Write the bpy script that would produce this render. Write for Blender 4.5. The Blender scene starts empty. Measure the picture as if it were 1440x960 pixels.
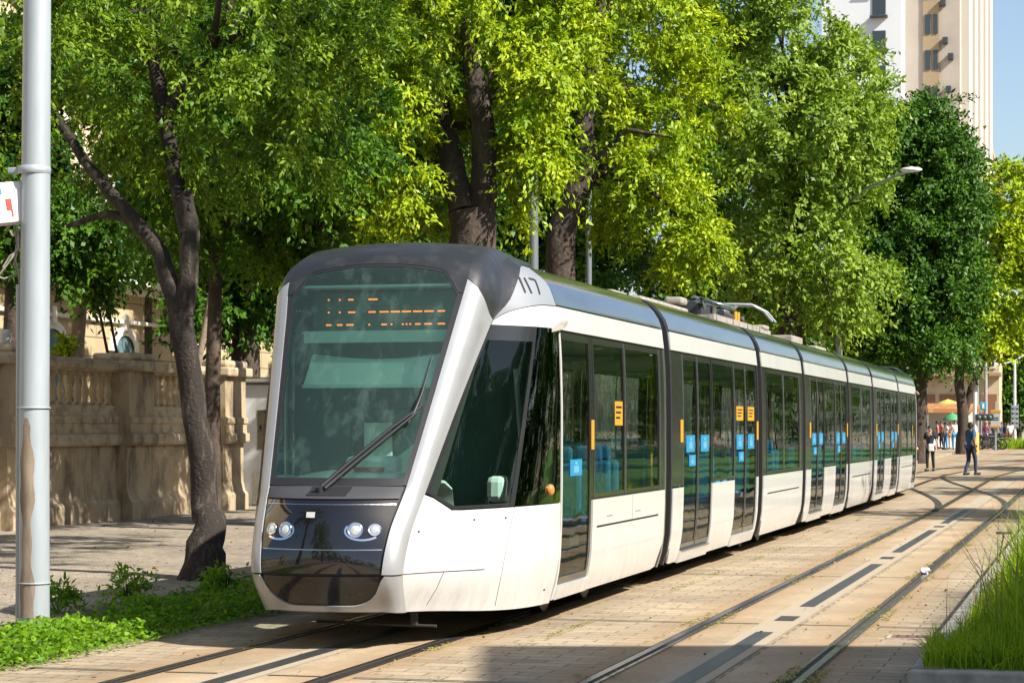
import bpy, bmesh, math, random
import numpy as np
from mathutils import Vector, Matrix
PI = math.pi
R = random.Random(7)
RN = np.random.default_rng(11)
scene = bpy.context.scene
COL = scene.collection

# ------------------------------------------------------------------ camera geometry
F, HZ, TH = 3050.0, 602.0, math.radians(15.2)
CX, CY, CZ = 5.985, 0.0, 1.78
cT, sT = math.cos(TH), math.sin(TH)
def at(px, py, Z):
    Xc = (px - 720) * Z / F
    return Vector((CX + Xc * cT - Z * sT, Xc * sT + Z * cT, CZ - (py - HZ) * Z / F))
def gz(y):
    return min(max(0.0, (y - 50) * .0054), .49)
def on_ground(px, py):
    Z = F * CZ / (py - HZ)
    for _ in range(6):
        Z = F * (CZ - gz(at(px, py, Z).y)) / (py - HZ)
    return at(px, py, Z)

# ------------------------------------------------------------------ materials
def mat(name, col, rough=.6, metal=0., coat=0., noise=None, bump=None, spec=None, emit=None):
    m = bpy.data.materials.new(name); m.use_nodes = True
    nt = m.node_tree; b = nt.nodes['Principled BSDF']
    b.inputs['Base Color'].default_value = (*col, 1)
    b.inputs['Roughness'].default_value = rough
    b.inputs['Metallic'].default_value = metal
    b.inputs['Coat Weight'].default_value = coat
    b.inputs['Coat Roughness'].default_value = .05
    if spec is not None: b.inputs['Specular IOR Level'].default_value = spec
    if emit:
        b.inputs['Emission Color'].default_value = (*emit[0], 1); b.inputs['Emission Strength'].default_value = emit[1]
    tc = None
    if noise or bump:
        tc = nt.nodes.new('ShaderNodeTexCoord')
    if noise:       # (scale, other colour, low, high [, stretch])
        n = nt.nodes.new('ShaderNodeTexNoise'); n.inputs['Scale'].default_value = noise[0]; n.inputs['Detail'].default_value = 6
        n.inputs['Roughness'].default_value = .65
        src = tc.outputs['Object']
        if len(noise) > 4:
            mp = nt.nodes.new('ShaderNodeMapping'); mp.inputs['Scale'].default_value = noise[4]
            nt.links.new(src, mp.inputs['Vector']); src = mp.outputs['Vector']
        nt.links.new(src, n.inputs['Vector'])
        r = nt.nodes.new('ShaderNodeMapRange'); r.inputs[1].default_value = noise[2]; r.inputs[2].default_value = noise[3]
        nt.links.new(n.outputs['Fac'], r.inputs[0])
        mx = nt.nodes.new('ShaderNodeMix'); mx.data_type = 'RGBA'
        mx.inputs['A'].default_value = (*col, 1); mx.inputs['B'].default_value = (*noise[1], 1)
        nt.links.new(r.outputs[0], mx.inputs['Factor']); nt.links.new(mx.outputs['Result'], b.inputs['Base Color'])
    if bump:        # (scale, strength, distance)
        n2 = nt.nodes.new('ShaderNodeTexNoise'); n2.inputs['Scale'].default_value = bump[0]; n2.inputs['Detail'].default_value = 5
        nt.links.new(tc.outputs['Object'], n2.inputs['Vector'])
        bp = nt.nodes.new('ShaderNodeBump'); bp.inputs['Strength'].default_value = bump[1]; bp.inputs['Distance'].default_value = bump[2]
        nt.links.new(n2.outputs['Fac'], bp.inputs['Height']); nt.links.new(bp.outputs['Normal'], b.inputs['Normal'])
    return m

def glass_mat(name, tint, refl_gain=1.6, ior=1.5, dirt_haze=None):
    m = bpy.data.materials.new(name); m.use_nodes = True
    nt = m.node_tree; nt.nodes.clear()
    out = nt.nodes.new('ShaderNodeOutputMaterial')
    tr = nt.nodes.new('ShaderNodeBsdfTransparent'); tr.inputs['Color'].default_value = (*tint, 1)
    gl = nt.nodes.new('ShaderNodeBsdfGlossy'); gl.inputs['Roughness'].default_value = .012; gl.inputs['Color'].default_value = (.95, 1, .97, 1)
    fr = nt.nodes.new('ShaderNodeFresnel'); fr.inputs['IOR'].default_value = ior
    ml = nt.nodes.new('ShaderNodeMath'); ml.operation = 'MULTIPLY'; ml.inputs[1].default_value = refl_gain; ml.use_clamp = True
    nt.links.new(fr.outputs[0], ml.inputs[0])
    # slightly wavy panes
    tc = nt.nodes.new('ShaderNodeTexCoord'); n = nt.nodes.new('ShaderNodeTexNoise'); n.inputs['Scale'].default_value = 1.4
    nt.links.new(tc.outputs['Object'], n.inputs['Vector'])
    bp = nt.nodes.new('ShaderNodeBump'); bp.inputs['Strength'].default_value = .12; bp.inputs['Distance'].default_value = .03
    nt.links.new(n.outputs['Fac'], bp.inputs['Height']); nt.links.new(bp.outputs['Normal'], gl.inputs['Normal'])
    mx = nt.nodes.new('ShaderNodeMixShader')
    nt.links.new(ml.outputs[0], mx.inputs[0]); nt.links.new(tr.outputs[0], mx.inputs[1]); nt.links.new(gl.outputs[0], mx.inputs[2])
    last = mx
    if dirt_haze:  # patchy dirt plus a green haze painted in to lighten the pane
        df = nt.nodes.new('ShaderNodeBsdfDiffuse'); df.inputs['Color'].default_value = (.38, .64, .54, 1)
        mp = nt.nodes.new('ShaderNodeMapping'); mp.inputs['Scale'].default_value = (2.5, 1.5, 1.2)
        nt.links.new(tc.outputs['Object'], mp.inputs['Vector'])
        n3 = nt.nodes.new('ShaderNodeTexNoise'); n3.inputs['Scale'].default_value = 2.5; n3.inputs['Detail'].default_value = 8; n3.inputs['Roughness'].default_value = .7
        nt.links.new(mp.outputs[0], n3.inputs['Vector'])
        r = nt.nodes.new('ShaderNodeMapRange'); r.inputs[1].default_value = .5; r.inputs[2].default_value = .8; r.inputs[3].default_value = dirt_haze * .26; r.inputs[4].default_value = dirt_haze
        nt.links.new(n3.outputs['Fac'], r.inputs[0])
        m2 = nt.nodes.new('ShaderNodeMixShader')
        nt.links.new(r.outputs[0], m2.inputs[0]); nt.links.new(mx.outputs[0], m2.inputs[1]); nt.links.new(df.outputs[0], m2.inputs[2])
        last = m2
    nt.links.new(last.outputs[0], out.inputs[0])
    return m

def leaf_mat(name, c1, c2, trans, tw=.4, rough=.45):
    m = bpy.data.materials.new(name); m.use_nodes = True
    nt = m.node_tree; nt.nodes.clear()
    out = nt.nodes.new('ShaderNodeOutputMaterial')
    a = nt.nodes.new('ShaderNodeAttribute'); a.attribute_name = 'rnd'
    mx = nt.nodes.new('ShaderNodeMix'); mx.data_type = 'RGBA'
    mx.inputs['A'].default_value = (*c1, 1); mx.inputs['B'].default_value = (*c2, 1)
    nt.links.new(a.outputs['Fac'], mx.inputs['Factor'])
    p = nt.nodes.new('ShaderNodeBsdfPrincipled'); p.inputs['Roughness'].default_value = rough
    p.inputs['Specular IOR Level'].default_value = .18
    nt.links.new(mx.outputs['Result'], p.inputs['Base Color'])
    t = nt.nodes.new('ShaderNodeBsdfTranslucent')
    m3 = nt.nodes.new('ShaderNodeMix'); m3.data_type = 'RGBA'; m3.blend_type = 'MULTIPLY'; m3.inputs['Factor'].default_value = 1
    m3.inputs['B'].default_value = (*trans, 1)
    nt.links.new(mx.outputs['Result'], m3.inputs['A']); nt.links.new(m3.outputs['Result'], t.inputs['Color'])
    s = nt.nodes.new('ShaderNodeMixShader'); s.inputs[0].default_value = tw
    nt.links.new(p.outputs[0], s.inputs[1]); nt.links.new(t.outputs[0], s.inputs[2]); nt.links.new(s.outputs[0], out.inputs[0])
    return m

M = {}
M['white'] = mat('white_paint', (.55, .545, .53), .28, coat=.5, noise=(1.3, (.45, .44, .415), .5, .85, (1, 1, .6)))
def grime(m, z0, z1, col, amt):
    nt = m.node_tree; b = nt.nodes['Principled BSDF']; old = b.inputs['Base Color'].links[0].from_socket
    tc = nt.nodes.new('ShaderNodeTexCoord'); sp = nt.nodes.new('ShaderNodeSeparateXYZ'); nt.links.new(tc.outputs['Object'], sp.inputs[0])
    r = nt.nodes.new('ShaderNodeMapRange'); r.inputs[1].default_value = z1; r.inputs[2].default_value = z0; r.inputs[3].default_value = .12; r.inputs[4].default_value = 1
    nt.links.new(sp.outputs['Z'], r.inputs[0])
    mp = nt.nodes.new('ShaderNodeMapping'); mp.inputs['Scale'].default_value = (9, 9, .9); nt.links.new(tc.outputs['Object'], mp.inputs[0])
    n = nt.nodes.new('ShaderNodeTexNoise'); n.inputs['Scale'].default_value = 1.0; n.inputs['Detail'].default_value = 7; n.inputs['Roughness'].default_value = .7; nt.links.new(mp.outputs[0], n.inputs[0])
    r2 = nt.nodes.new('ShaderNodeMapRange'); r2.inputs[1].default_value = .38; r2.inputs[2].default_value = .75; r2.inputs[4].default_value = amt; nt.links.new(n.outputs['Fac'], r2.inputs[0])
    mu = nt.nodes.new('ShaderNodeMath'); mu.operation = 'MULTIPLY'; nt.links.new(r.outputs[0], mu.inputs[0]); nt.links.new(r2.outputs[0], mu.inputs[1])
    mx = nt.nodes.new('ShaderNodeMix'); mx.data_type = 'RGBA'; mx.inputs['B'].default_value = (*col, 1)
    nt.links.new(mu.outputs[0], mx.inputs['Factor']); nt.links.new(old, mx.inputs['A']); nt.links.new(mx.outputs['Result'], b.inputs['Base Color'])
grime(M['white'], .2, .9, (.24, .20, .15), .5)
M['silver'] = mat('silver_paint', (.33, .335, .345), .34, metal=.25, coat=.4, noise=(3, (.28, .285, .29), .5, .8))
M['panelgrey'] = mat('panel_grey', (.30, .31, .325), .35, metal=.3, coat=.3)
M['capgrey'] = mat('cap_paint', (.017, .018, .02), .45, coat=.15, noise=(6, (.045, .045, .045), .5, .8), bump=(40, .05, .01))
M['fairing'] = mat('roof_fairing_metal', (.27, .295, .33), .09, metal=.9, noise=(2.2, (.19, .205, .225), .45, .75, (1, .5, 3)))
M['roof'] = mat('roof_paint', (.22, .23, .2), .55, noise=(2, (.3, .3, .26), .4, .7))
M['black'] = mat('gloss_black', (.008, .008, .009), .05, coat=.5, spec=.6)
M['black2'] = mat('gloss_black_dusty', (.014, .014, .015), .12, noise=(9, (.05, .045, .04), .55, .8))
M['rubber'] = mat('black_rubber', (.018, .018, .02), .5)
M['rough'] = mat('rough_black', (.045, .045, .05), .6, bump=(160, .4, .004), noise=(90, (.12, .12, .13), .6, .75))
M['bellow'] = mat('bellows_cloth', (.07, .062, .055), .8, noise=(8, (.12, .1, .085), .4, .7))
M['frame'] = mat('window_frame_black', (.02, .02, .021), .22, coat=.3)
M['trim'] = mat('steel_trim', (.42, .43, .44), .25, metal=.9)
M['chrome'] = mat('chrome', (.75, .77, .8), .08, metal=1)
M['lens'] = mat('lamp_lens', (.62, .68, .66), .06, metal=.6, coat=1, emit=((.95, 1, .9), .12))
M['inner'] = mat('interior_grey', (.42, .46, .44), .6)
M['innerdark'] = mat('interior_dark', (.085, .15, .13), .6)
M['mint'] = mat('blind_cloth', (.66, .78, .71), .8)
M['dash'] = mat('dashboard', (.68, .76, .72), .5)
M['red'] = mat('red_plate', (.5, .03, .02), .5)
M['seat'] = mat('seat_blue', (.03, .30, .60), .55)
M['yellow'] = mat('yellow_sticker', (.44, .23, .02), .5)
M['blue'] = mat('blue_sticker', (.02, .20, .38), .4)
M['palesticker'] = mat('sticker_pale_blue', (.10, .30, .46), .4)
M['led'] = mat('led_orange', (.8, .25, .05), .5, emit=((1, .22, .04), .95))
M['ledbox'] = mat('display_black', (.085, .13, .10), .5)
M['under'] = mat('underframe', (.03, .028, .026), .8)
M['beige'] = mat('roof_gear_beige', (.33, .30, .26), .6, noise=(5, (.2, .175, .15), .4, .7))
M['darkmetal'] = mat('dark_metal', (.07, .075, .08), .4, metal=.5)
M['orange'] = mat('orange_lamp', (.7, .2, .03), .3, coat=.6)
M['glass'] = glass_mat('side_glass', (.74, .82, .77), .75, 1.5)
M['cabglass'] = glass_mat('cab_glass', (.70, .84, .78), .9, 1.5)
M['wind'] = glass_mat('windshield_glass', (.68, .95, .80), .95, 1.5, dirt_haze=.15)
M['darkglass'] = glass_mat('dark_glass', (.03, .035, .035), 1.5, 1.55)

# ------------------------------------------------------------------ mesh helpers
class MB:
    def __init__(self): self.v = []; self.f = []; self.m = []; self.sm = []
    def add(self, vs, fs, mi=0, smooth=False):
        o = len(self.v); self.v += [tuple(p) for p in vs]
        for f in fs: self.f.append([i + o for i in f]); self.m.append(mi); self.sm.append(smooth)
    def box(self, c, s, mi=0, rz=0, rot=None):
        hx, hy, hz = s[0] / 2, s[1] / 2, s[2] / 2
        pts = [Vector((x, y, z)) for z in (-hz, hz) for y in (-hy, hy) for x in (-hx, hx)]
        mt = rot if rot is not None else Matrix.Rotation(rz, 3, 'Z')
        c = Vector(c)
        self.add([mt @ p + c for p in pts], [(0, 2, 3, 1), (4, 5, 7, 6), (0, 1, 5, 4), (2, 6, 7, 3), (0, 4, 6, 2), (1, 3, 7, 5)], mi)
    def bbox(self, c, s, b=.01, mi=0, rz=0):       # bevelled box
        hx, hy, hz = s[0] / 2, s[1] / 2, s[2] / 2
        bm = bmesh.new(); bmesh.ops.create_cube(bm, size=1)
        for v in bm.verts: v.co = Vector((v.co.x * s[0], v.co.y * s[1], v.co.z * s[2]))
        bmesh.ops.bevel(bm, geom=bm.edges[:], offset=min(b, min(s) * .45), segments=2, affect='EDGES', profile=.5)
        rm = Matrix.Rotation(rz, 3, 'Z'); c = Vector(c)
        bm.verts.index_update()
        self.add([rm @ v.co + c for v in bm.verts], [[v.index for v in f.verts] for f in bm.faces], mi)
        bm.free()
    def tube(self, pts, rad, n=8, mi=0, cap=True, smooth=True, jit=0):
        pts = [Vector(p) for p in pts]
        if not isinstance(rad, (list, tuple)): rad = [rad] * len(pts)
        rings = []; up = None
        for i, p in enumerate(pts):
            a = pts[max(i - 1, 0)]; b = pts[min(i + 1, len(pts) - 1)]
            d = (b - a).normalized()
            if up is None: up = Vector((0, 0, 1)) if abs(d.z) < .9 else Vector((1, 0, 0))
            s = d.cross(up).normalized(); up2 = s.cross(d).normalized(); up = up2
            ring = []
            for k in range(n):
                t = 2 * PI * k / n
                r = rad[i] * (1 + (R.uniform(-jit, jit) if jit else 0))
                ring.append(p + (s * math.cos(t) + up2 * math.sin(t)) * r)
            rings.append(ring)
        vs = [q for r_ in rings for q in r_]; fs = []
        for i in range(len(pts) - 1):
            for k in range(n):
                k2 = (k + 1) % n
                fs.append((i * n + k, i * n + k2, (i + 1) * n + k2, (i + 1) * n + k))
        self.add(vs, fs, mi, smooth)
        if cap: self.add(rings[0], [tuple(reversed(range(n)))], mi); self.add(rings[-1], [tuple(range(n))], mi)
    def lathe(self, c, prof, n=16, mi=0):
        c = Vector(c); vs = []; fs = []
        for r_, z in prof:
            for k in range(n): t = 2 * PI * k / n; vs.append(c + Vector((r_ * math.cos(t), r_ * math.sin(t), z)))
        for i in range(len(prof) - 1):
            for k in range(n):
                k2 = (k + 1) % n; fs.append((i * n + k, i * n + k2, (i + 1) * n + k2, (i + 1) * n + k))
        self.add(vs, fs, mi, True)
        if prof[-1][0] > 1e-4: self.add(vs[-n:], [tuple(range(n))], mi)
    def prism(self, poly, d, mi=0):                # poly: list of 3D points (planar), d: extrusion vector
        d = Vector(d); n = len(poly); poly = [Vector(p) for p in poly]
        vs = poly + [p + d for p in poly]
        fs = [tuple(reversed(range(n))), tuple(range(n, 2 * n))] + [(i, (i + 1) % n, (i + 1) % n + n, i + n) for i in range(n)]
        self.add(vs, fs, mi)
    def grid(self, P, mi=0, th=0., smooth=True, flip=False, N=None):
        """P[i][j] grid of Vectors; th>0: give it thickness against the normals"""
        ni, nj = len(P), len(P[0])
        fs = [(i * nj + j, (i + 1) * nj + j, (i + 1) * nj + j + 1, i * nj + j + 1) for i in range(ni - 1) for j in range(nj - 1)]
        if flip: fs = [tuple(reversed(f)) for f in fs]
        flat = [p for r_ in P for p in r_]
        self.add(flat, fs, mi, smooth)
        if th:
            if N is None: N = normals(P, flip)
            Q = [[P[i][j] - N[i][j] * th for j in range(nj)] for i in range(ni)]
            self.add([p for r_ in Q for p in r_], [tuple(reversed(f)) for f in fs], mi, smooth)
            per = [(0, j) for j in range(nj)] + [(i, nj - 1) for i in range(1, ni)] + [(ni - 1, j) for j in range(nj - 2, -1, -1)] + [(i, 0) for i in range(ni - 2, 0, -1)]
            n = len(per)
            vs = [P[i][j] for i, j in per] + [Q[i][j] for i, j in per]
            ef = [(k, (k + 1) % n, (k + 1) % n + n, k + n) for k in range(n)]
            if not flip: ef = [tuple(reversed(f)) for f in ef]
            self.add(vs, ef, mi, False)
    def build(self, name, mats, parent=None, **kw):
        me = bpy.data.meshes.new(name); me.from_pydata(self.v, [], self.f)
        mats = mats if isinstance(mats, (list, tuple)) else [mats]
        for m in mats: me.materials.append(m)
        me.polygons.foreach_set('material_index', self.m); me.polygons.foreach_set('use_smooth', self.sm); me.update()
        o = bpy.data.objects.new(name, me); COL.objects.link(o)
        if parent is not None:
            o.parent = parent
        for k, v in kw.items(): o[k] = v
        return o
def normals(P, flip=False):
    ni, nj = len(P), len(P[0]); N = []
    for i in range(ni):
        row = []
        for j in range(nj):
            a = P[min(i + 1, ni - 1)][j] - P[max(i - 1, 0)][j]; b = P[i][min(j + 1, nj - 1)] - P[i][max(j - 1, 0)]
            n = a.cross(b)
            n = n.normalized() if n.length > 1e-9 else Vector((0, 0, 1))
            row.append(-n if flip else n)
        N.append(row)
    return N
def thing(name, label, cat, loc=(0, 0, 0), rz=0, group=None):
    o = bpy.data.objects.new(name, None); COL.objects.link(o); o.empty_display_size = .2
    o.location = loc; o.rotation_euler = (0, 0, rz); o['label'] = label; o['category'] = cat
    if group: o['group'] = group
    return o
def tag(o, label, cat, group=None):
    o['label'] = label; o['category'] = cat
    if group: o['group'] = group
    return o
def struct(o): o['kind'] = 'structure'; return o
def copy_tree(o, parent=None):
    c = o.copy(); COL.objects.link(c); c.parent = parent
    for ch in list(o.children): copy_tree(ch, c)
    return c
def lerp(a, b, t): return a + (b - a) * t
def interp(x, xs, ys):
    if x <= xs[0]: return ys[0]
    for i in range(len(xs) - 1):
        if x <= xs[i + 1]: return lerp(ys[i], ys[i + 1], (x - xs[i]) / (xs[i + 1] - xs[i]))
    return ys[-1]

# =================================================================== TRAM
# the tram stands at y 16.4 .. 60 on the track x = 0; right side (+x) faces the camera
tram = thing('tram', 'long white and silver low-floor tram with dark roof, standing on the near track', 'tram', (0, 0, 0))
PZ = [.22, .3, .42, .6, .95, 1.31, 2.0, 2.45, 2.66, 2.87]
PX = [1.215, 1.25, 1.28, 1.305, 1.32, 1.325, 1.325, 1.315, 1.30, 1.275]
def xs(z): return interp(z, PZ, PX)
FA = [(1.270, 2.885), (1.262, 2.93), (1.235, 3.0), (1.185, 3.08), (1.11, 3.16), (1.02, 3.22), (.92, 3.255), (.80, 3.275)]
def side(mb, s, y0, y1, z0, z1, off=0, th=.02, mi=0, nz=None, r0=0, r1=0, ny=None):
    """strip of the side wall between y0..y1 and z0..z1 (s=+1 camera side); r0/r1 round the lower corners"""
    nz = nz or max(2, int((z1 - z0) / .14) + 2)
    ny = ny or (2 if not (r0 or r1) else 22)
    P = []
    for i in range(ny):
        y = lerp(y0, y1, i / (ny - 1)); zl = z0
        if r0 and y - y0 < r0: zl = z0 + r0 - math.sqrt(max(0, r0 * r0 - (r0 - (y - y0)) ** 2))
        if r1 and y1 - y < r1: zl = z0 + r1 - math.sqrt(max(0, r1 * r1 - (r1 - (y1 - y)) ** 2))
        P.append([Vector((s * (xs(lerp(zl, z1, j / (nz - 1))) + off), y, lerp(zl, z1, j / (nz - 1)))) for j in range(nz)])
    mb.grid(P, mi, th, True, flip=(s < 0))
def fairing(mb, s, y0, y1, off=0, th=.02, mi=0):
    P = [[Vector((s * (x + off), y, z + off * .5)) for x, z in FA] for y in (y0, y1)]
    mb.grid(P, mi, th, True, flip=(s < 0))

def window(sec, s, y0, y1, z0=1.12, z1=2.64, n=2, name='window', gm='glass'):
    """n panes with slim steel trims, one black-framed window"""
    mb = MB()
    for (a, b, c, d) in ((y0, y0 + .05, z0, z1), (y1 - .05, y1, z0, z1), (y0 + .05, y1 - .05, z0, z0 + .04), (y0 + .05, y1 - .05, z1 - .05, z1)):
        side(mb, s, a, b, c, d, -.006, .03, 0)
    w = (y1 - y0 - .1) / n
    for k in range(n):
        a = y0 + .05 + k * w
        side(mb, s, a + (.015 if k else 0), a + w - (.015 if k < n - 1 else 0), z0 + .04, z1 - .05, -.014, 0, 1)
        if k: side(mb, s, a - .014, a + .014, z0 + .04, z1 - .05, -.004, .02, 2)
    side(mb, s, y1 - .016, y1 - .002, z0, z1, .003, .006, 2)
    return mb.build(name, [M['frame'], M[gm], M['trim']], sec)
def door_leaf(sec, s, y0, y1, z0=.37, z1=2.64):
    mb = MB(); b = .055
    for (a, bb, c, d) in ((y0, y0 + b, z0, z1), (y1 - b, y1, z0, z1), (y0 + b, y1 - b, z0, z0 + .07), (y0 + b, y1 - b, z1 - .06, z1)):
        side(mb, s, a, bb, c, d, -.012, .03, 0)
    side(mb, s, y0 + b, y1 - b, z0 + .07, z1 - .06, -.02, 0, 1)
    side(mb, s, y0 + .004, y0 + .016, z0, z1, -.006, .008, 2)
    return mb.build('door', [M['frame'], M['glass'], M['trim']], sec)
def sticker(sec, s, y, z, w, h, m, name='sticker'):
    mb = MB(); o = -.013 if m == 'blue' or w > .2 else -.003
    side(mb, s, y - w / 2, y + w / 2, z - h / 2, z + h / 2, o, .004)
    if m == 'blue':
        side(mb, s, y - w * .12, y + w * .12, z + h * .16, z + h * .36, o + .002, .001, 1); side(mb, s, y - w * .22, y + w * .22, z - h * .32, z + h * .10, o + .002, .001, 1)
    elif w > .2:
        for k in range(3): side(mb, s, y - w * .36, y + w * (.36 - .1 * k), z + h * (.22 - .22 * k), z + h * (.30 - .22 * k), o + .002, .001, 2)
    return mb.build(name, [M[m], M['palesticker'], M['frame']], sec)
def seat(sec, x, y, face):
    mb = MB()
    mb.bbox((x, y, .80), (.46, .44, .10), .03); mb.bbox((x, y - face * .2, 1.14), (.46, .09, .62), .04)
    mb.bbox((x, y - face * .2, 1.52), (.28, .08, .16), .03)
    mb.box((x, y, .55), (.1, .1, .4), 1)
    return mb.build('seat', [M['seat'], M['innerdark']], sec)
def end_ring(mb, y, d, sgn, mi, off=0.0):
    """hoop that closes a car end: side profile and roof profile swept along y"""
    prof = [(xs(z) + off, z) for z in (.24, .4, .6, .95, 1.31, 2, 2.45, 2.66, 2.87)] + [(x + off, z + off * .6) for x, z in FA[1:]]
    for s in (1, -1):
        P = [[Vector((s * x, yy, z)) for x, z in prof] for yy in (y, y + d)]
        mb.grid(P, mi, .05, True, flip=(s < 0))
    xr, zr = prof[-1]
    mb.box((0, y + d / 2, zr - .02), (2 * xr, abs(d), .05), mi)
def interior(sec, y0, y1):
    mb = MB(); mb.box((0, (y0 + y1) / 2, .34), (2.36, y1 - y0, .04)); mb.build('saloon_floor', M['innerdark'], sec)
    mb = MB(); mb.prism([(-1.21, y0, 2.60), (1.21, y0, 2.60), (1.12, y0, 2.74), (-1.12, y0, 2.74)], (0, y1 - y0, 0)); mb.build('saloon_ceiling', M['inner'], sec)
def pole(sec, x, y):
    mb = MB(); mb.tube([(x, y, .36), (x, y, 2.7)], .02, 8); return mb.build('grab_pole', M['yellow'], sec)

def section(y0, y1, kind, first=False):
    """kind 'long': two double doors; 'short': windows over closed white skirts; 'cab': straight part behind the cab"""
    mb = MB(); L = y1 - y0
    e0 = 0 if kind == 'cab' else .09
    for s in (1, -1):
        if kind == 'short':
            side(mb, s, y0 + e0, y1 - .09, .24, 1.10, r0=.22, r1=.22)
            side(mb, s, y0 + .5, y1 - .5, .83, .848, .004, .006, 1)
        if kind == 'cab':
            side(mb, s, y0 + 1.27, y1 - .09, .24, 1.10, r1=.28)
            side(mb, s, y0 + 1.45, y1 - .45, .83, .848, .004, .006, 1)
            side(mb, s, y0, y0 + .05, .24, 2.66)
            side(mb, s, y0 + .05, y0 + 1.27, .24, .36, .02, .05)
            for yy in (y0 + 2.0, y0 + 3.35):
                side(mb, s, yy - .13, yy + .13, .92, .926, .002, .003, 2); 
            side(mb, s, (y0 + 1.27 + y1) / 2 - .004, (y0 + 1.27 + y1) / 2 + .004, .85, 1.10, .002, .003, 2)
        side(mb, s, y0 + (0 if kind == 'cab' else .06), y1 - .06, 2.665, 2.87, .004, .025)
    if kind == 'long':
        d = .30 * L / 6.5 * 6.5 * .98 if False else .295 * L
        a0 = y0 + .115 * L; a1 = a0 + d; b1 = y1 - .03 * L; b0 = b1 - d
        for s in (1, -1):
            aa0, aa1, bb0, bb1 = (a0, a1, b0, b1)
            side(mb, s, y0 + .09, aa0 - .01, .24, 1.10, r0=.18); 
            side(mb, s, aa1 + .01, bb0 - .01, .24, 1.10)
            side(mb, s, bb1 + .01, y1 - .04, .24, 1.10)
            side(mb, s, aa0, aa1, .22, .35, .02, .06); side(mb, s, bb0, bb1, .22, .35, .02, .06)
            side(mb, s, aa0 + .05, aa1 - .05, .35, .362, .03, .1, 2); 
    # dark structure: pillars, sills, end hoops, underframe
    mb2_mi = 1
    for s in (1, -1):
        side(mb, s, y0 + (0 if kind == 'cab' else .06), y1 - .06, 2.64, 2.668, -.02, .04, mb2_mi)
        if kind != 'long':
            side(mb, s, y0 + (1.27 if kind == 'cab' else .06), y1 - .06, 1.10, 1.13, -.02, .04, mb2_mi)
    if kind != 'cab': end_ring(mb, y0, .075, 1, 1, -.012)
    end_ring(mb, y1 - .075, .075, 1, 2 if kind == 'cab' else 1, -.008)
    mb.box((0, (y0 + y1) / 2, .285), (2.2, L - .3, .07), 3)
    sec = mb.build('car_section', [M['white'], M['rubber'], M['trim'], M['under']], tram)
    # roof
    rb = MB()
    for s in (1, -1): fairing(rb, s, y0 + (0 if kind == 'cab' else .075), y1 - .075)
    rb.build('roof_fairing', M['fairing'], sec)
    rb = MB()
    ya, yb = y0 + (.35 if kind == 'cab' else .03), y1 - .03
    P = [[Vector((x, y, 3.285 + .04 * (1 - (x / .8) ** 2))) for x in (-.8, -.5, 0, .5, .8)] for y in (ya, yb)]
    rb.grid(P, 0, .04, True, flip=True); rb.build('roof_panel', M['roof'], sec)
    interior(sec, y0 + .05, y1 - .05)
    # openings
    for s in (1, -1):
        if kind == 'cab':
            door_leaf(sec, s, y0 + .06, y0 + 1.22)
            pb = MB(); side(pb, s, y0 + 1.225, y0 + 1.30, 1.12, 2.64, -.01, .03); pb.build('pillar', M['frame'], sec)
            window(sec, s, y0 + 1.30, y0 + 2.72, n=1); window(sec, s, y0 + 2.75, y1 - .36, n=1)
            pb = MB(); side(pb, s, y1 - .36, y1 - .075, 1.12, 2.64, -.012, .03); pb.build('pillar', M['frame'], sec)
            sticker(sec, s, y0 + 1.26, 1.72, .12, .28, 'yellow')
            if s > 0: sticker(sec, s, y0 + .62, 1.42, .46, .15, 'blue'); sticker(sec, s, y0 + 2.45, 1.93, .36, .24, 'yellow')
        elif kind == 'long':
            pb = MB(); side(pb, s, y0 + .075, a0 - .005, 1.12, 2.64, -.012, .03); pb.build('pillar', M['frame'], sec)
            for c0, c1 in ((a0, a1), (b0, b1)):
                m_ = (c0 + c1) / 2
                door_leaf(sec, s, c0, m_ - .004); door_leaf(sec, s, m_ + .004, c1)
                for q, cc in ((-1, (c0 + m_) / 2), (1, (m_ + c1) / 2)):
                    sticker(sec, s, cc, 1.60, .54, .2, 'blue') if s > 0 else None
                sticker(sec, s, (c0 + m_) / 2 + .12, 1.40, .42, .13, 'blue') if s > 0 else None
            sticker(sec, s, a0 - .12, 1.75, .17, .26, 'yellow'); sticker(sec, s, b1 + .06, 1.75, .15, .26, 'yellow')
            window(sec, s, a1 + .02, b0 - .02, n=1)
            if first:
                sticker(sec, s, b0 + .47, 1.98, .56, .19, 'yellow'); sticker(sec, s, b0 + 1.42, 1.98, .56, .19, 'yellow')
        else:
            window(sec, s, y0 + .42, y1 - .42, n=2)
            for q in ((y0 + .075, y0 + .42), (y1 - .42, y1 - .075)):
                pb = MB(); side(pb, s, q[0], q[1], 1.12, 2.64, -.012, .03); pb.build('pillar', M['frame'], sec)
    # seats and poles
    if kind == 'cab':
        for y, f in ((y0 + 2.0, 1), (y0 + 2.9, -1), (y0 + 3.7, 1)):
            seat(sec, .85, y, f); seat(sec, -.85, y, f)
        pole(sec, .5, y0 + 1.5)
    elif kind == 'short':
        for k in range(4):
            y = y0 + .9 + k * (L - 1.8) / 3
            seat(sec, .85, y, 1 if k % 2 else -1); seat(sec, -.85, y, 1 if k % 2 else -1)
    else:
        m_ = (a1 + b0) / 2
        for y, f in ((m_ - .45, 1), (m_ + .45, -1)): seat(sec, .85, y, f); seat(sec, -.85, y, f)
        pole(sec, 0, (a0 + a1) / 2); pole(sec, 0, (b0 + b1) / 2)
    return sec

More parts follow.
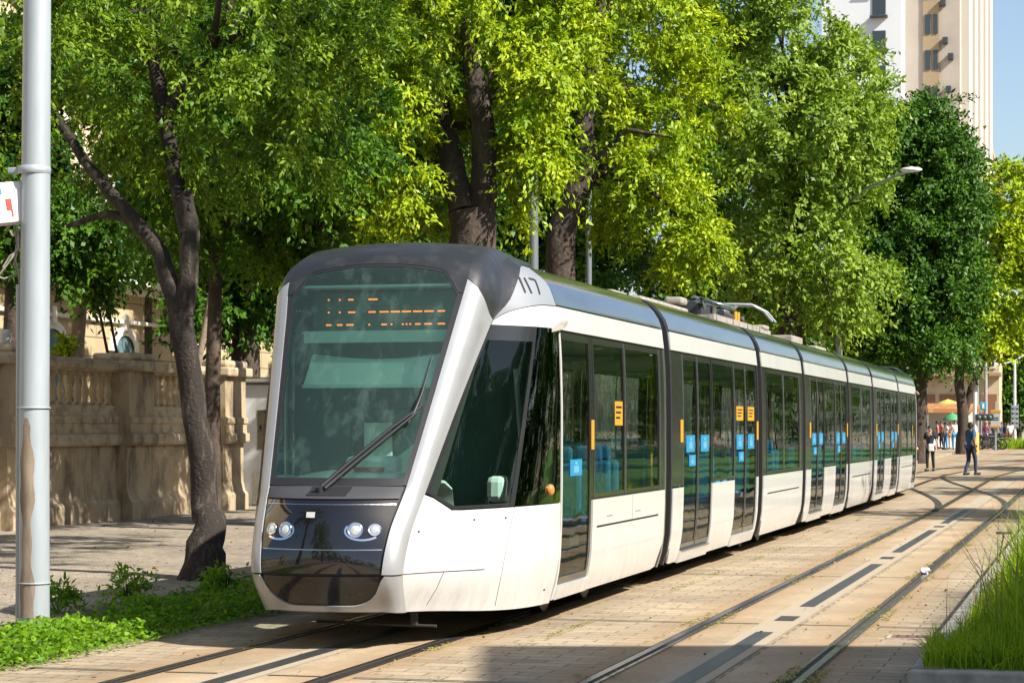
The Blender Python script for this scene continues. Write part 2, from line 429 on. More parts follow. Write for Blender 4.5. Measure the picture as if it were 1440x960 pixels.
BND = [(18.84, 23.72, 'cab'), (24.02, 30.48, 'long'), (30.82, 35.2, 'short'), (35.5, 41.65, 'long'), (41.95, 46.3, 'short'), (46.6, 52.34, 'long')]
secs = [section(a, b, k, i == 1) for i, (a, b, k) in enumerate(BND)]
# last section: the first turned round
def turned(o):
    c = copy_tree(o, tram); c.rotation_euler = (0, 0, PI); c.location = (0, 76.4, 0); return c
turned(secs[0])
gaps = [(BND[i][1], BND[i + 1][0]) for i in range(5)] + [(52.34, 52.68)]
for a, b in gaps:
    mb = MB(); n = 5; w = (b - a) / n
    for k in range(n):
        end_ring(mb, a + k * w, w * .5, 1, 0, -.06); end_ring(mb, a + (k + .5) * w, w * .5, 1, 0, -.10)
    mb.box((0, (a + b) / 2, .4), (2.0, b - a, .06)); mb.build('gangway_bellows', M['bellow'], tram)
# bogies under the short and cab sections
for yc in (21.2, 33.0, 44.1, 55.2):
    mb = MB()
    mb.box((0, yc, .36), (1.9, 2.3, .14), 0)
    for dy in (-.85, .85):
        for s in (1, -1):
            P = Vector((s * .72, yc + dy, .29))
            mb.tube([P + Vector((-.06, 0, 0)), P + Vector((.06, 0, 0))], .28, 20, 1)
        mb.tube([(-.7, yc + dy, .29), (.7, yc + dy, .29)], .07, 8, 1)
    mb.build('bogie', [M['under'], M['darkmetal']], tram)
mb = MB()
for a, b, k in BND: mb.box((0, (a + b) / 2, .2), (1.5, (b - a) * .5, .14))
mb.build('underfloor_gear', M['under'], tram)

# ---- cab nose, given by guide curves A (middle), B (inner frame edge), C (outer frame edge), D (where the side begins)
GA = [(0, 16.30, .325), (0, 16.15, .62), (0, 16.17, .95), (0, 16.28, 1.22), (0, 16.50, 1.32), (0, 16.93, 2.0), (0, 17.35, 2.69), (0, 17.63, 3.17), (0, 17.86, 3.32), (0, 18.45, 3.425), (0, 19.5, 3.37)]
GB = [(.46, 16.40, .325), (.505, 16.24, .62), (.535, 16.34, .95), (.575, 16.55, 1.22), (.59, 16.63, 1.32), (.675, 17.04, 2.0), (.76, 17.44, 2.69), (.805, 17.66, 3.06), (.775, 17.9, 3.24), (.74, 18.45, 3.375), (.70, 19.5, 3.345)]
GC = [(.58, 16.62, .305), (.625, 16.40, .62), (.655, 16.52, .95), (.692, 16.73, 1.22), (.707, 16.81, 1.32), (.82, 17.32, 2.0), (.935, 17.87, 2.66), (.975, 18.02, 2.88), (.945, 18.2, 3.10), (.90, 18.55, 3.28), (.84, 19.45, 3.31)]
GD = [(1.215, 18.84, .22), (1.305, 18.84, .6), (1.32, 18.84, .95), (1.325, 18.84, 1.24), (1.325, 18.84, 1.31), (1.325, 18.84, 2.0), (1.30, 18.84, 2.66), (1.275, 18.84, 2.87), (1.185, 18.84, 3.08), (1.02, 18.84, 3.22), (.90, 19.4, 3.275)]
KN = [0, 1, 2, 2.75, 3, 4, 5, 6, 7, 8, 9]
def crom(pts, v):
    n = len(pts); v = min(max(v, 0), KN[-1] - 1e-6)
    i = max(j for j in range(n - 1) if KN[j] <= v); h = KN[i + 1] - KN[i]; t = (v - KN[i]) / h
    P = lambda j: Vector(pts[j])
    def tan(j):
        a, b = max(j - 1, 0), min(j + 1, n - 1); return (P(b) - P(a)) / (KN[b] - KN[a])
    t2, t3 = t * t, t * t * t
    return P(i) * (2 * t3 - 3 * t2 + 1) + tan(i) * (h * (t3 - 2 * t2 + t)) + P(i + 1) * (3 * t2 - 2 * t3) + tan(i + 1) * (h * (t3 - t2))
def bez(a, b, c, d, t):
    return a * (1 - t) ** 3 + b * (3 * t * (1 - t) ** 2) + c * (3 * t * t * (1 - t)) + d * t ** 3
def S(u, v):
    sg = 1 if u >= 0 else -1; u = abs(u)
    A, B, C, D = crom(GA, v), crom(GB, v), crom(GC, v), crom(GD, v)
    if u <= 1:
        p = Vector((B.x * u, lerp(A.y, B.y, u * u), lerp(A.z, B.z, u * u)))
    else:
        p1 = lerp(C, D, .35) + Vector((.015, -.02, 0)); p2 = D - Vector((0, .62 * (D.y - C.y), 0)); p2.x = lerp(D.x, C.x, .12)
        if u <= 2:
            tB = Vector((B.x, 2 * (B.y - A.y), 2 * (B.z - A.z))).normalized(); tC = (p1 - C).normalized(); l = (C - B).length
            p = bez(B, B + tB * l * .42, C - tC * l * .42, C, u - 1)
        else:
            p = bez(C, p1, p2, D, min(u - 2, 1))
    p.x *= sg
    return p
def SN(u, v):
    e = 1e-3
    n = (S(u + e, v) - S(u - e, v)).cross(S(u, min(v + e, 9)) - S(u, max(v - e, 0)))
    return n.normalized()
def patch(mb, u0, u1, vlo, vhi, off=0., th=.018, mi=0, nu=10, nv=12, mirror=False, bump=None, sides=None):
    fl = vlo if callable(vlo) else (lambda u: vlo)
    fh = vhi if callable(vhi) else (lambda u: vhi)
    for sg in (sides or ((1, -1) if mirror else (1,))):
        P, N = [], []
        for i in range(nu + 1):
            u = lerp(u0, u1, i / nu); a, b = fl(u), fh(u)
            pr, nr = [], []
            for j in range(nv + 1):
                v = lerp(a, b, j / nv)
                n = SN(u, v); o = off + (bump(u, v) if bump else 0)
                p = S(u, v) + n * o
                if sg < 0: p = Vector((-p.x, p.y, p.z)); n = Vector((-n.x, n.y, n.z))
                pr.append(p); nr.append(n)
            P.append(pr); N.append(nr)
        mb.grid(P, mi, th, True, flip=(sg < 0), N=N)
def stroke(mb, uv, w, off=.004, mi=0, n=6, sg=1, th=.003):
    for (a, b) in zip(uv[:-1], uv[1:]):
        pts = []
        for i in range(n + 1):
            u, v = lerp(a[0], b[0], i / n), lerp(a[1], b[1], i / n)
            pts.append((S(u, v) + SN(u, v) * off, SN(u, v)))
        P, N = [], []
        for i in range(n + 1):
            d = (pts[min(i + 1, n)][0] - pts[max(i - 1, 0)][0]).normalized()
            s_ = d.cross(pts[i][1]).normalized() * (w / 2)
            row = [pts[i][0] + s_, pts[i][0] - s_]
            if sg < 0: row = [Vector((-p.x, p.y, p.z)) for p in row]
            nn = pts[i][1] if sg > 0 else Vector((-pts[i][1].x, pts[i][1].y, pts[i][1].z))
            P.append(row); N.append([nn, nn])
        mb.grid(P, mi, th, False, flip=(sg > 0), N=N)
clamp = lambda x, a=0., b=1.: min(max(x, a), b)
def vap(u):                                   # lower edge of the black apron, rounded corners
    t = clamp((abs(u) - .5) / .5); return .16 + .82 * (1 - math.sqrt(1 - t * t)) if abs(u) < 1 else .98
def vws(u): return 6.0 - .52 * clamp((abs(u) - .74) / .2)      # top edge of the windshield
def vftop(u): return lerp(5.92, 5.12, clamp(abs(u) - 1))
def vcap(u): return 5.14 + 2.86 * math.sin(clamp((abs(u) - 2) / .75) * PI / 2)
def varc(u): return 5.10 + .90 * (1 - (1 - clamp(abs(u) - 2)) ** 2.4)
def vwb(u): return 2.85 - .40 * clamp((abs(u) - 2.02) / .2)
def fb(u, v): return .014 * math.sin(clamp(abs(u) - 1) * PI) if abs(u) > 1 else 0
cab = MB()
# white sides
patch(cab, 2.0, 2.995, 0, lambda u: vwb(u) - .03, nu=14, nv=20, mirror=True)
patch(cab, 2.02, 2.995, 5.02, lambda u: varc(u) - .025, nu=12, nv=6, mirror=True)
# silver frame round the front: lower tray and the two posts
patch(cab, -1.99, 1.99, 0, lambda u: min(vap(u), .98) - .0, off=.012, mi=1, nu=48, nv=8, bump=fb)
patch(cab, 1.0, 1.98, 1.02, vftop, off=.012, mi=1, nu=10, nv=40, mirror=True, bump=fb, th=.03)
# dark lining behind the joints
patch(cab, -1.0, 1.0, .05, 3.05, off=-.012, mi=2, nu=24, nv=16)
patch(cab, 1.0, 3.0, .05, lambda u: vwb(u) - .02 if u > 2 else 5.9 - .8 * (u - 1), off=-.022, mi=2, nu=20, nv=16, mirror=True)
patch(cab, 2.0, 3.0, 5.0, 8, off=-.022, mi=2, nu=10, nv=10, mirror=True)
for sg in (1, -1):      # joint of the side skirt and its bolts
    stroke(cab, [(2.66, 2.42), (2.63, 1.4), (2.60, .1)], .004, .0015, 3, sg=sg)
    for q in ((2.38, 2.2), (2.6, 2.2), (2.04, 2.0), (2.93, .35), (2.33, 5.35)):
        stroke(cab, [q, (q[0] + .012, q[1])], .018, .0015, 3, sg=sg, n=1)
cab = cab.build('cab', [M['white'], M['silver'], M['under'], M['darkmetal']], tram)
def cabpart(name, fn, mats, **kw):
    mb = MB(); fn(mb); return mb.build(name, mats, cab, **kw)
cabpart('roof_cap', lambda b: (patch(b, -1, 1, lambda u: vws(u) + .05, 9, nu=32, nv=24, off=.01), patch(b, 1.0, 2.0, lambda u: vftop(u) + .04, 9, nu=10, nv=24, off=.01, mirror=True),
        patch(b, 2.0, 3.0, lambda u: vcap(u) + .03, 9, nu=16, nv=14, off=.01, mirror=True)), M['capgrey'])
for sg in (1, -1):
    cabpart('number_panel', lambda b: patch(b, 2.0, 2.99, lambda u: varc(u) + .02, lambda u: vcap(u) - .03, nu=18, nv=12, off=.004, sides=(sg,)), M['panelgrey'])
    cabpart('fleet_number', lambda b: [stroke(b, q, .02, .01, sg=sg) for q in ([(2.36, 7.06), (2.44, 6.4)], [(2.48, 7.06), (2.56, 6.4)], [(2.59, 7.06), (2.725, 7.03), (2.72, 6.4)])], M['rubber'])
cabpart('windshield', lambda b: patch(b, -.94, .94, 3.07, vws, nu=28, nv=30, th=0, off=.002), M['wind'])
def seal(b):
    patch(b, .935, 1.0, 3.0, 5.95, off=.004, nu=2, nv=30, mirror=True, th=.03)
    patch(b, -.94, .94, lambda u: vws(u) - .02, lambda u: vws(u) + .06, off=.006, nu=28, nv=2, th=.03)
    patch(b, .74, 1.0, lambda u: vws(u) + .05, 5.97, off=.003, nu=6, nv=4, mirror=True)
    patch(b, -.94, .94, 2.99, 3.09, off=.005, nu=16, nv=2, th=.03)
cabpart('windshield_seal', seal, M['rubber'])
cabpart('wiper_shelf', lambda b: (patch(b, -.97, .97, 2.74, 2.98, off=.006, nu=20, nv=3), patch(b, -.28, .3, 2.80, 2.975, off=.009, th=.004, mi=1, nu=10, nv=3)), [M['rough'], M['rubber']])
cabpart('headlight_panel', lambda b: patch(b, -.97, .97, 1.63, 2.71, off=.004, nu=24, nv=10), M['black'])
cabpart('bumper_panel', lambda b: patch(b, -.97, .97, 1.04, 1.60, off=.004, nu=24, nv=6), M['black'])
cabpart('apron', lambda b: patch(b, -.97, .97, lambda u: min(vap(u) + .03, .955), .96, off=.0, nu=28, nv=6), M['black2'])
def trims(b):
    stroke(b, [(-.96, 1.615), (-.5, 1.615), (0, 1.615), (.5, 1.615), (.96, 1.615)], .008, .006)
cabpart('steel_trim_strip', trims, M['trim'])
cabpart('steel_trim_strip', lambda b: stroke(b, [(-.96, 2.62), (-.5, 2.62), (0, 2.62), (.5, 2.62), (.96, 2.62)], .006, .007), M['trim'])
mb = MB(); patch(mb, -.2, -.07, 2.34, 2.46, off=.008, th=.004, nu=2, nv=2); mb.build('plate', M['white'], cab)
for sg in (1, -1):
    mb = MB()                                  # chrome crescent under the pair of lamps
    c0 = [(sg * (.66 + .26 * math.cos(t)), 2.06 + .22 * math.sin(t)) for t in np.linspace(PI * .85, PI * 1.75, 14)]
    for q0, q1 in zip(c0[:-1], c0[1:]): stroke(mb, [q0, q1], .016, .008, n=1)
    mb.build('lamp_bezel', M['chrome'], cab)
    for uu, rr in ((.54, .062), (.80, .052)):
        p = S(sg * uu, 2.07); n = SN(sg * uu, 2.07); q = n.to_track_quat('Z', 'Y').to_matrix()
        mb = MB(); mb.lathe((0, 0, 0), [(rr, -.004), (rr * 1.03, .010), (rr * .90, .012), (rr * .86, .004)], 24, 1); mb.lathe((0, 0, 0), [(rr * .86, .004), (rr * .70, .003), (rr * .60, .006)], 24, 2); mb.lathe((0, 0, 0), [(rr * .60, .006), (rr * .42, .015), (0.0, .02)], 24, 0)
        mb.v = [tuple(q @ Vector(v) + p + n * .004) for v in mb.v]
        mb.build('headlight', [M['lens'], M['chrome'], M['trim']], cab)
# side glass
def sframe(b, sd):
    patch(b, 2.0, 2.03, lambda u: vwb(u), 5.02, off=.002, nu=2, nv=20, sides=sd)
    patch(b, 2.03, 2.62, lambda u: vwb(u), lambda u: vwb(u) + .07, off=.002, nu=12, nv=2, sides=sd)
    patch(b, 2.03, 2.62, 4.76, 5.02, off=.003, nu=12, nv=3, sides=sd)
    patch(b, 2.62, 2.655, 2.45, 5.02, off=.004, nu=2, nv=20, sides=sd)
for sg in (1, -1):
    sd = (sg,)
    cabpart('side_window', lambda b: patch(b, 2.03, 2.62, lambda u: vwb(u) + .06, 4.78, off=.0, th=0, nu=16, nv=20, sides=sd), M['cabglass'])
    cabpart('side_window_frame', lambda b: sframe(b, sd), M['frame'])
    cabpart('quarter_window', lambda b: patch(b, 2.66, 2.99, 2.45, 5.02, off=.001, nu=8, nv=20, sides=sd), M['darkglass'])
def seams(b):
    for sg in (1, -1):
        stroke(b, [(2.0, 1.0), (2.2, 1.0), (2.5, 1.0)], .007, .0015, sg=sg)
        stroke(b, [(2.24, 1.0), (2.2, .6), (2.13, .15)], .006, .0015, sg=sg)
cabpart('panel_seam', seams, M['rubber'])
for sg in (1, -1):
    p = S(2.91, 2.75); p.x *= sg; n = SN(2.91, 2.75); n.x *= sg
    q = n.to_track_quat('Z', 'Y').to_matrix(); mb = MB()
    mb.lathe((0, 0, 0), [(.05, 0), (.048, .02), (.03, .035), (0, .04)], 14)
    mb.v = [tuple(q @ Vector(v) + p) for v in mb.v]
    mb.build('marker_lamp', M['orange'], cab)
for sg in (1, -1):                             # folded camera arm under the cantrail
    mb = MB(); p = S(2.93, 5.1)
    mb.prism([(sg * (p.x + .005), 18.62, 2.63), (sg * (p.x + .09), 18.72, 2.66), (sg * (p.x + .06), 19.0, 2.72), (sg * (p.x - .01), 18.98, 2.72)], (0, 0, .035))
    mb.build('camera_arm', M['beige'], cab)
# wiper
mb = MB()
def on(u, v, o): return S(u, v) + SN(u, v) * o
for du in (-.03, .05):
    mb.tube([on(-.10 + du, 2.9, .03), on(.2 + du, 3.22, .055), on(.62 + du, 3.62, .06), on(.84 + du * .6, 3.84, .05)], [.018, .016, .014, .012], 6)
mb.tube([on(.80, 3.72, .035), on(.84, 3.86, .05), on(.86, 4.1, .03), on(.86, 4.5, .02)], [.012, .016, .008, .006], 6)
mb.tube([on(.12, 3.1, .02), on(.45, 3.42, .03), on(.80, 3.78, .03), on(.9, 3.95, .03)], .012, 6)
mb.tube([on(-.12, 2.88, .005), on(-.12, 2.88, .05)], .03, 10)
mb.build('wiper', M['rubber'], cab)
# behind the windshield: display, blinds, desk, rear wall
mb = MB(); mb.box((0, 17.93, 2.79), (1.36, .10, .34), 0); mb.box((0, 17.60, 2.565), (1.30, .04, .10), 1); mb.box((0, 17.85, 2.60), (1.36, .5, .02), 1)
mb.box((0, 17.78, 3.0), (1.4, .3, .02), 1)
mb.build('destination_display', [M['ledbox'], M['mint']], cab)
GL = {'1': ['00100', '01100', '00100', '00100', '00100', '00100', '01110'], '9': ['01110', '10001', '10001', '01111', '00001', '00001', '11110'],
      'F': ['11111', '10000', '10000', '11110', '10000', '10000', '10000'], 'o': ['00000', '00000', '01110', '11111', '10001', '10001', '01110'],
      'r': ['00000', '00000', '10110', '11111', '10000', '10000', '10000'], 'm': ['00000', '00000', '11010', '11111', '10101', '10101', '10101'],
      's': ['00000', '00000', '01111', '11111', '01110', '00001', '11110'], 'a': ['00000', '00000', '01110', '01111', '01111', '10001', '01111'], ' ': ['00000'] * 7}
mb = MB(); pit = .0170; txt = '119 Formosa'; x0 = -len(txt) * 6 * pit / 2 - .005
for ci, ch in enumerate(txt):
    for rr_ in range(7):
        for cc in range(5):
            if GL[ch][rr_][cc] == '1':
                lit = 0 if rr_ in (0, 3, 6) else 1
                mb.box((x0 + (ci * 6 + cc) * pit, 17.876, 2.90 - rr_ * .0365), (.0145 if not lit else .008, .004, .013 if not lit else .008), lit)
M['leddim'] = mat('led_dim', (.25, .09, .03), .5, emit=((1, .3, .05), .08))
mb.build('led_text', [M['led'], M['leddim']], cab)
mb = MB()
P = [[Vector((lerp(-.62, .62, i / 10), 17.72 - .22 * j / 3, 2.42 - .27 * j / 3 - (.05 * math.sin(PI * i / 10) if j == 0 else 0))) for j in range(4)] for i in range(11)]
mb.grid(P, 0, .008); mb.box((0, 17.49, 2.14), (1.26, .03, .03)); mb.build('sun_blind', M['mint'], cab)
mb = MB()
prof = [(16.86, 1.24), (16.95, 1.36), (17.1, 1.44), (17.3, 1.42), (17.5, 1.30), (17.6, 1.0)]
P = [[Vector((x, y + .15 * (x / .65) ** 2, 1.24 + (z - 1.24) * (1 - .45 * abs(x / .66) ** 2.2) if z > 1.24 else z)) for y, z in prof] for x in np.linspace(-.66, .66, 13)]
mb.grid(P, 0, .02); mb.bbox((.12, 17.2, 1.48), (.46, .22, .14), .05); mb.bbox((.98, 18.0, 1.26), (.16, .3, .22), .05); mb.bbox((-.98, 18.0, 1.26), (.16, .3, .22), .05)
mb.build('dashboard', M['dash'], cab)
mb = MB(); mb.box((.12, 17.06, 1.44), (.26, .02, .035)); mb.build('red_label', M['red'], cab)
mb = MB(); mb.bbox((0, 18.25, 1.2), (.5, .5, .12), .04); mb.bbox((0, 18.48, 1.6), (.48, .12, .7), .05); mb.build('driver_seat', M['innerdark'], cab)
mb = MB(); mb.box((0, 18.80, 1.5), (2.4, .03, 2.3), 0); mb.box((-.35, 18.77, 1.9), (.6, .02, .9), 1); mb.box((.0, 18.75, 1.65), (.012, .03, 1.6), 2); mb.box((-.22, 18.3, 1.62), (.26, .015, .42), 3)
mb.build('cab_partition', [M['innerdark'], M['rubber'], M['yellow'], M['dash']], cab)
mb = MB(); mb.box((0, 17.7, .40), (1.3, 1.9, .05)); mb.build('cab_floor', M['innerdark'], cab)
mb = MB(); mb.tube([(1.13, 18.35, 1.15), (1.0, 18.5, 2.3)], .03, 8); mb.build('grab_handle', M['mint'], cab)
mb = MB(); mb.tube([(-.3, 16.95, .18), (.74, 16.95, .165)], .012, 8); mb.box((.55, 16.95, .25), (.05, .05, .16))
mb.build('lifeguard_bar', M['under'], cab)
turned(cab)

# ---- roof gear: pantograph and equipment boxes
def gear(name, boxes, m='beige'):
    mb = MB()
    for c, s in boxes: mb.bbox(c, s, .03)
    return mb.build(name, M[m], tram)
gear('roof_equipment_box', [((-.2, 22.5, 3.35), (.8, 1.4, .09))])
gear('roof_equipment_box', [((-.05, 28.4, 3.38), (.9, 3.2, .15)), ((.3, 29.6, 3.54), (.25, .4, .10)), ((-.2, 27.6, 3.53), (.3, .8, .07))])
gear('roof_equipment_box', [((-.1, 37.2, 3.40), (.9, 2.0, .2)), ((.1, 40.6, 3.40), (.8, 1.4, .2)), ((.2, 37.6, 3.53), (.35, .5, .08))])
gear('roof_equipment_box', [((-.1, 45.4, 3.39), (.9, 1.6, .18))])
gear('roof_equipment_box', [((-.1, 50.0, 3.36), (.8, 1.6, .09))])
pm = MB()
for sx in (-.55, .55): pm.box((sx, 26.8, 3.40), (.07, 4.2, .09), 1)
for yy in (24.9, 26.3, 27.6, 28.8): pm.box((0, yy, 3.41), (1.2, .08, .07), 1)
pm.bbox((.1, 25.4, 3.52), (.5, .6, .2), .03, 0); pm.bbox((.3, 26.6, 3.5), (.3, .35, .22), .03, 2); pm.bbox((-.2, 27.4, 3.5), (.4, .6, .16), .03, 0)
pm.tube([(.2, 25.0, 3.56), (.2, 26.2, 3.60)], .10, 10, 0); pm.tube([(.45, 26.0, 3.52), (.45, 26.9, 3.5)], .06, 8, 0)
for sx in (-.4, .4):
    pm.tube([(sx, 25.0, 3.55), (sx, 24.7, 3.66), (sx * .8, 27.9, 3.70)], .035, 8, 2)
    pm.tube([(sx * .5, 25.1, 3.72), (sx * .5, 28.0, 3.76)], .022, 6, 2)
pm.tube([(.4, 25.1, 3.64), (-.4, 25.1, 3.64)], .03, 6, 2)
for k in range(2):
    yy = 27.9 + .35 * k
    pm.tube([(-.85, yy, 3.52), (-.75, yy, 3.66), (-.6, yy, 3.76), (0, yy, 3.78), (.6, yy, 3.76), (.78, yy + .1, 3.66), (.9, yy + .2, 3.50)], .022, 8, 3)
pm.tube([(-.3, 27.9, 3.75), (-.3, 28.25, 3.75)], .02, 6, 3); pm.tube([(.3, 27.9, 3.75), (.3, 28.25, 3.75)], .02, 6, 3)
for yy in (26.95, 27.2): pm.tube([(.5, yy, 3.45), (.5, yy, 3.60)], .035, 10, 4)
for yy in (25.9, 28.4): pm.tube([(.35, yy, 3.45), (.35, yy, 3.6)], .05, 8, 5)
pm.v = [(x, 31.0 + (y - 24.7) * 1.06, 3.35 + (z - 3.36) * 1.0) for x, y, z in pm.v]
pm.build('pantograph', [M['darkmetal'], M['beige'], M['trim'], M['silver'], M['yellow'], M['bellow']], tram)
tram.location = (0, 38.2, 0)
for c in tram.children: c.location.y -= 38.2

# =================================================================== GROUND
def paving_mat(name, base, dark, mortar, bw, bh, stain=None, fade=.5, bscale=.25, rot=0.):
    m = bpy.data.materials.new(name); m.use_nodes = True
    nt = m.node_tree; b = nt.nodes['Principled BSDF']; b.inputs['Roughness'].default_value = .85; b.inputs['Specular IOR Level'].default_value = .25
    tc = nt.nodes.new('ShaderNodeTexCoord')
    mp = nt.nodes.new('ShaderNodeMapping'); mp.inputs['Rotation'].default_value = (0, 0, rot); nt.links.new(tc.outputs['Object'], mp.inputs['Vector'])
    br = nt.nodes.new('ShaderNodeTexBrick'); nt.links.new(mp.outputs[0], br.inputs['Vector'])
    br.inputs['Scale'].default_value = 1; br.inputs['Brick Width'].default_value = bw; br.inputs['Row Height'].default_value = bh
    br.inputs['Mortar Size'].default_value = .009; br.inputs['Color1'].default_value = (*base, 1); br.inputs['Color2'].default_value = (*dark, 1)
    br.inputs['Mortar'].default_value = (*mortar, 1); br.inputs['Bias'].default_value = -.2
    n = nt.nodes.new('ShaderNodeTexNoise'); n.inputs['Scale'].default_value = .55; n.inputs['Detail'].default_value = 8; n.inputs['Roughness'].default_value = .68
    nt.links.new(tc.outputs['Object'], n.inputs['Vector'])
    cr = nt.nodes.new('ShaderNodeValToRGB'); cr.color_ramp.elements[0].position = .3; cr.color_ramp.elements[0].color = (.55, .52, .5, 1)
    cr.color_ramp.elements[1].position = .72; cr.color_ramp.elements[1].color = (1.22, 1.15, 1.05, 1)
    nt.links.new(n.outputs['Fac'], cr.inputs[0])
    mx = nt.nodes.new('ShaderNodeMix'); mx.data_type = 'RGBA'; mx.blend_type = 'MULTIPLY'; mx.inputs['Factor'].default_value = .85
    nt.links.new(br.outputs['Color'], mx.inputs['A']); nt.links.new(cr.outputs[0], mx.inputs['B'])
    last = mx.outputs['Result']
    n2 = nt.nodes.new('ShaderNodeTexNoise'); n2.inputs['Scale'].default_value = 38; n2.inputs['Detail'].default_value = 4
    nt.links.new(tc.outputs['Object'], n2.inputs['Vector'])
    m2 = nt.nodes.new('ShaderNodeMix'); m2.data_type = 'RGBA'; m2.blend_type = 'OVERLAY'; m2.inputs['Factor'].default_value = .55
    nt.links.new(last, m2.inputs['A']); nt.links.new(n2.outputs['Color'], m2.inputs['B'])
    hsv = nt.nodes.new('ShaderNodeHueSaturation'); hsv.inputs['Saturation'].default_value = 1.0
    nt.links.new(m2.outputs['Result'], hsv.inputs['Color']); last = hsv.outputs[0]
    n2b = nt.nodes.new('ShaderNodeRGBToBW'); nt.links.new(n2.outputs['Color'], n2b.inputs[0]); 
    m2b = nt.nodes.new('ShaderNodeCombineColor')
    for k in range(3): nt.links.new(n2b.outputs[0], m2b.inputs[k])
    nt.links.new(m2b.outputs[0], m2.inputs['B'])
    if stain:       # iron stain carried along the rails at the given x positions
        sp = nt.nodes.new('ShaderNodeSeparateXYZ'); nt.links.new(tc.outputs['Object'], sp.inputs[0])
        acc = None
        for xr in stain:
            s_ = nt.nodes.new('ShaderNodeMath'); s_.operation = 'SUBTRACT'; s_.inputs[1].default_value = xr; nt.links.new(sp.outputs['X'], s_.inputs[0])
            a_ = nt.nodes.new('ShaderNodeMath'); a_.operation = 'ABSOLUTE'; nt.links.new(s_.outputs[0], a_.inputs[0])
            if acc is None: acc = a_.outputs[0]
            else:
                mi_ = nt.nodes.new('ShaderNodeMath'); mi_.operation = 'MINIMUM'; nt.links.new(acc, mi_.inputs[0]); nt.links.new(a_.outputs[0], mi_.inputs[1]); acc = mi_.outputs[0]
        n3 = nt.nodes.new('ShaderNodeTexNoise'); n3.inputs['Scale'].default_value = 2.2; n3.inputs['Detail'].default_value = 5
        mp3 = nt.nodes.new('ShaderNodeMapping'); mp3.inputs['Scale'].default_value = (2, .35, 1); nt.links.new(tc.outputs['Object'], mp3.inputs[0]); nt.links.new(mp3.outputs[0], n3.inputs[0])
        ad = nt.nodes.new('ShaderNodeMath'); ad.operation = 'MULTIPLY_ADD'; ad.inputs[1].default_value = -.5; nt.links.new(n3.outputs['Fac'], ad.inputs[0]); nt.links.new(acc, ad.inputs[2])
        r = nt.nodes.new('ShaderNodeMapRange'); r.inputs[1].default_value = -.2; r.inputs[2].default_value = .22; r.inputs[3].default_value = .75; r.inputs[4].default_value = 0
        nt.links.new(ad.outputs[0], r.inputs[0])
        m4 = nt.nodes.new('ShaderNodeMix'); m4.data_type = 'RGBA'; m4.inputs['B'].default_value = (.30, .195, .105, 1)
        nt.links.new(r.outputs[0], m4.inputs['Factor']); nt.links.new(last, m4.inputs['A']); last = m4.outputs['Result']
    nt.links.new(last, b.inputs['Base Color'])
    bp = nt.nodes.new('ShaderNodeBump'); bp.inputs['Strength'].default_value = bscale; bp.inputs['Distance'].default_value = .01
    ma = nt.nodes.new('ShaderNodeMath'); ma.operation = 'MULTIPLY_ADD'; ma.inputs[1].default_value = .4; nt.links.new(n2.outputs['Fac'], ma.inputs[0]); 
    inv = nt.nodes.new('ShaderNodeMath'); inv.operation = 'SUBTRACT'; inv.inputs[0].default_value = 1; nt.links.new(br.outputs['Fac'], inv.inputs[1]); nt.links.new(inv.outputs[0], ma.inputs[2])
    nt.links.new(ma.outputs[0], bp.inputs['Height']); nt.links.new(bp.outputs['Normal'], b.inputs['Normal'])
    return m
RAILS = (-.7175, .7175, 2.50, 3.94)
M['plaza'] = paving_mat('paving_blocks', (.40, .335, .24), (.29, .24, .175), (.17, .135, .10), .42, .21, stain=RAILS)
M['slab'] = paving_mat('track_slab', (.42, .34, .235), (.38, .305, .21), (.28, .225, .16), 1.3, 4.9, stain=RAILS, bscale=.15)
M['mosaic'] = paving_mat('mosaic_stone', (.42, .37, .30), (.26, .23, .19), (.12, .105, .085), .09, .09, bscale=.5, rot=.5)
M['grasscol'] = mat('lawn', (.07, .16, .012), .8, noise=(3, (.10, .2, .018), .4, .7), bump=(30, .8, .05))
M['soil'] = mat('soil', (.09, .065, .042), .95, noise=(5, (.16, .12, .08), .4, .7), bump=(20, .6, .03))
M['kerb'] = mat('kerb_stone', (.42, .38, .32), .85, noise=(7, (.26, .23, .19), .4, .72), bump=(30, .3, .01))
YS = [-120, -20, 10, 20, 30, 40, 50, 60, 80, 100, 120, 141, 200, 400, 900]
def sheet(name, x0, x1, dz, m, ys=YS, kind=True):
    mb = MB()
    for a, b in zip(ys[:-1], ys[1:]):
        mb.add([(x0, a, gz(a) + dz), (x1, a, gz(a) + dz), (x1, b, gz(b) + dz), (x0, b, gz(b) + dz)], [(0, 1, 2, 3)])
    o = mb.build(name, m)
    if kind: struct(o)
    return o
sheet('ground', -500, 500, -.012, M['plaza'])
sheet('tram_road', -1.7, 4.72, 0, M['plaza'], [y for y in YS if y <= 141])
sheet('sidewalk', -40, -3.45, .004, M['mosaic'], [-60, 10, 50, 80, 140])
# smooth slabs between the rails
for x in (0, 3.22):
    for sx in (-1, 1): sheet('track_slab', x + sx * .40 - .24, x + sx * .40 + .24, .004, M['slab'], [-20, 10, 30, 50, 72])
M['steel'] = mat('rail_steel', (.30, .27, .25), .26, metal=.9, noise=(12, (.2, .14, .09), .5, .75, (1, .2, 1)))
M['groove'] = mat('rail_groove', (.03, .024, .02), .8)
M['joint'] = mat('joint_filler', (.045, .042, .04), .7)
def ribbon(mb, path, off0, off1, dz, mi=0):
    P = []
    for i, p in enumerate(path):
        a = path[max(i - 1, 0)]; b = path[min(i + 1, len(path) - 1)]
        d = Vector((b[0] - a[0], b[1] - a[1])).normalized(); nx, ny = d.y, -d.x
        P.append([Vector((p[0] + nx * o, p[1] + ny * o, gz(p[1]) + dz)) for o in (off0, off1)])
    mb.grid(P, mi, 0, False, flip=True)
